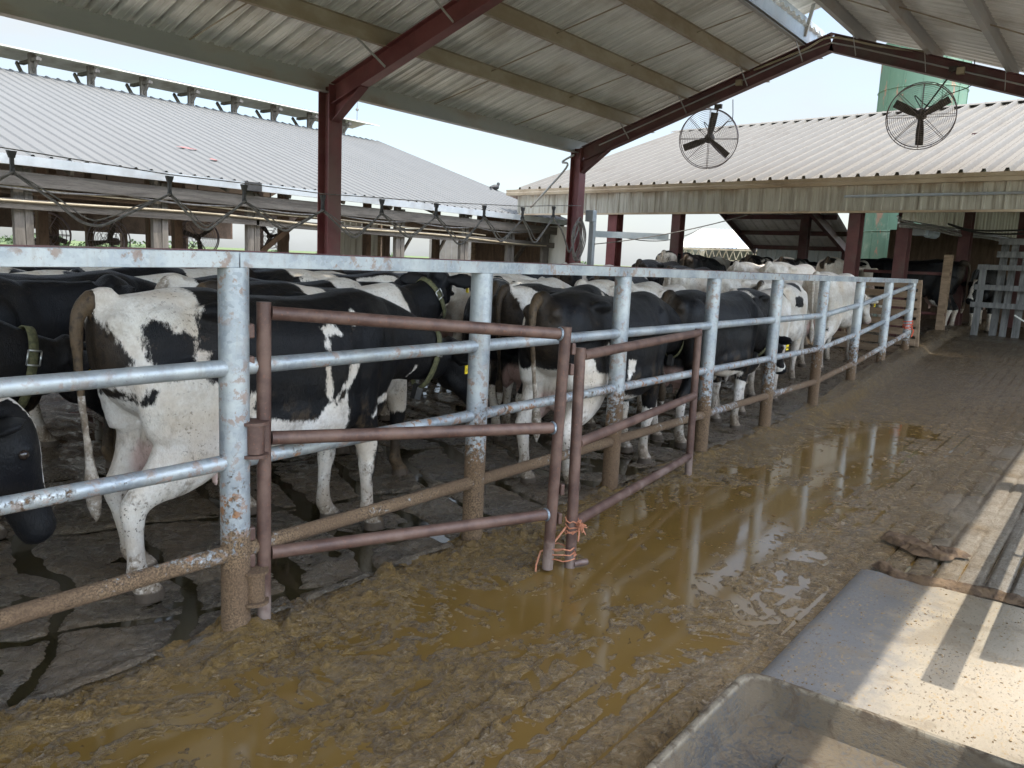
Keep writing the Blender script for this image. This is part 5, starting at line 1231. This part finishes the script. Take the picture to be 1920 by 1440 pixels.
cow(-3.86, .27, 0, 'stretch', 'black', 41, 'black cow with olive collar and yellow ear tag at the left edge', bias=.3, acc=A_, tagtext='5303')
cow(-3.02, -.28, 2, 'graze', 'black', 42, 'black cow lowering its head to the wet floor at the left edge', bias=.3, face=3, acc=('eye',))
cow(-5.55, 2.10, 0, 'stretch', 'poly', 43, 'cow with tan white rump and black shoulders under the top rail, far left', white=[[(-1.1,2),(-.42,2),(-.38,1.2),(-.75,1.15),(-1.1,.6)], [(-.3,1.05),(.3,1.05),(.3,.3),(-.3,.3)]], black=[[(-.62,1.40),(-.50,1.42),(-.44,1.1),(-.66,1.1)]])
cow(-4.85, 3.55, -2, 'level', 'poly', 44, 'cow with glossy black back and white shoulder behind the gate top', white=[[(.38,2),(.72,2),(.72,.6),(.45,.9)], [(-1.1,2),(-.72,2),(-.72,.9),(-1.1,.9)], [(-.3,.75),(.3,.75),(.3,.3),(-.3,.3)]], black=[])
cow(-4.08, 3.32, 0, 'raised', 'poly', 45, 'black cow with white shoulder band raising its head above the others', white=[[(.10,2),(.62,2),(.58,1.0),(.66,.5),(.38,.5),(.34,1.1)], [(-.35,2),(-.1,2),(-.1,1.3),(-.3,1.36)], [(-.3,.72),(.5,.72),(.5,-.2),(-.3,-.2)], [(-1,.6),(-.5,.6),(-.5,-.2),(-1,-.2)]], black=[], acc=A_)
cow(-4.95, 6.15, 38, 'level', 'patch', 46, 'black and white cow seen from behind, left of the third post', bias=-.02)
cow(-4.02, 5.85, 4, 'turnL', 'patch', 47, 'black and white cow with white tail standing beside the mostly black one', bias=-.02)
cow(-3.45, 17.35, 92, 'level', 'patch', 52, 'large black cow with white flank stripe standing sideways in the dim barn', bias=.16, sc=1.03)
cow(-2.36, 18.75, 181, 'low', 'black', 50, 'black cow with white blaze facing out beside the board gate', bias=.15, face=1, z=.53)
fill = [(-4.15,8.1),(-4.3,10.6),(-4.4,12.9),(-5.0,8.6),(-5.05,10.9),(-5.15,13.2),(-5.65,4.75),(-5.75,7.5),(-5.8,9.9),(-5.9,12.2),(-6.4,.6),(-6.45,3.2),(-6.5,5.7),(-6.6,8.1),(-6.6,10.6),(-6.7,12.9),(-7.2,2.0),(-7.25,4.5),(-7.3,7.0),(-7.35,9.4),(-7.4,11.8),(-7.9,3.4),(-7.95,5.9),(-8.0,8.3),(-8.0,10.8),(-5.2,15.4),(-6.0,15.6),(-6.9,15.2),(-7.7,15.7),(-4.5,15.6),(-4.55,17.7)]
FQ = random.Random(3); ordn = ['first','second','third','fourth','fifth','sixth','seventh','eighth','ninth','tenth']
KINDS_ = [('white', -.04, 2), ('patch', -.10, 0), ('black', .0, 0), ('white', .06, 0), ('patch', -.02, 1), ('white', -.08, 2), ('patch', .08, 0), ('patch', -.16, 0)]
desc = {'white': 'mostly white', 'patch': 'black and white patched', 'black': 'mostly black'}
for i, (x, y) in enumerate(fill):
    k = FQ.randrange(8) if i >= 8 else (0, 5, 0, 3, 5, 0, 1, 0)[i]; st, bi, fc = KINDS_[k]; ps = FQ.choice(['level', 'turnL', 'turnR', 'stretch'])
    row = int(round((-x-3.4)/.75)); rowname = ordn[min(9, max(0, row))]
    near = min(range(1, 10), key=lambda q: abs(FY0+FS*(q-1)+(-x-2.655)*.9-y)) if y < 14.5 else None
    lab = f"{desc[st]} cow in the {rowname} row, " + (f"seen past the {ordn[near-1]} fence post" if near else "on the higher floor near the barn")
    cow(x+FQ.uniform(-.08,.08), y+FQ.uniform(-.15,.15), FQ.uniform(-9,9)+(180 if FQ.random() < .12 else 0), ps, st, 60+k*3+(i % 3), lab, bias=bi, face=fc, share=f"{ps}{k}{i%3}", sc=FQ.uniform(.96,1.03))
for p, (me, V, meta) in SHAPES.items():
    if me.users == 0: bpy.data.meshes.remove(me)
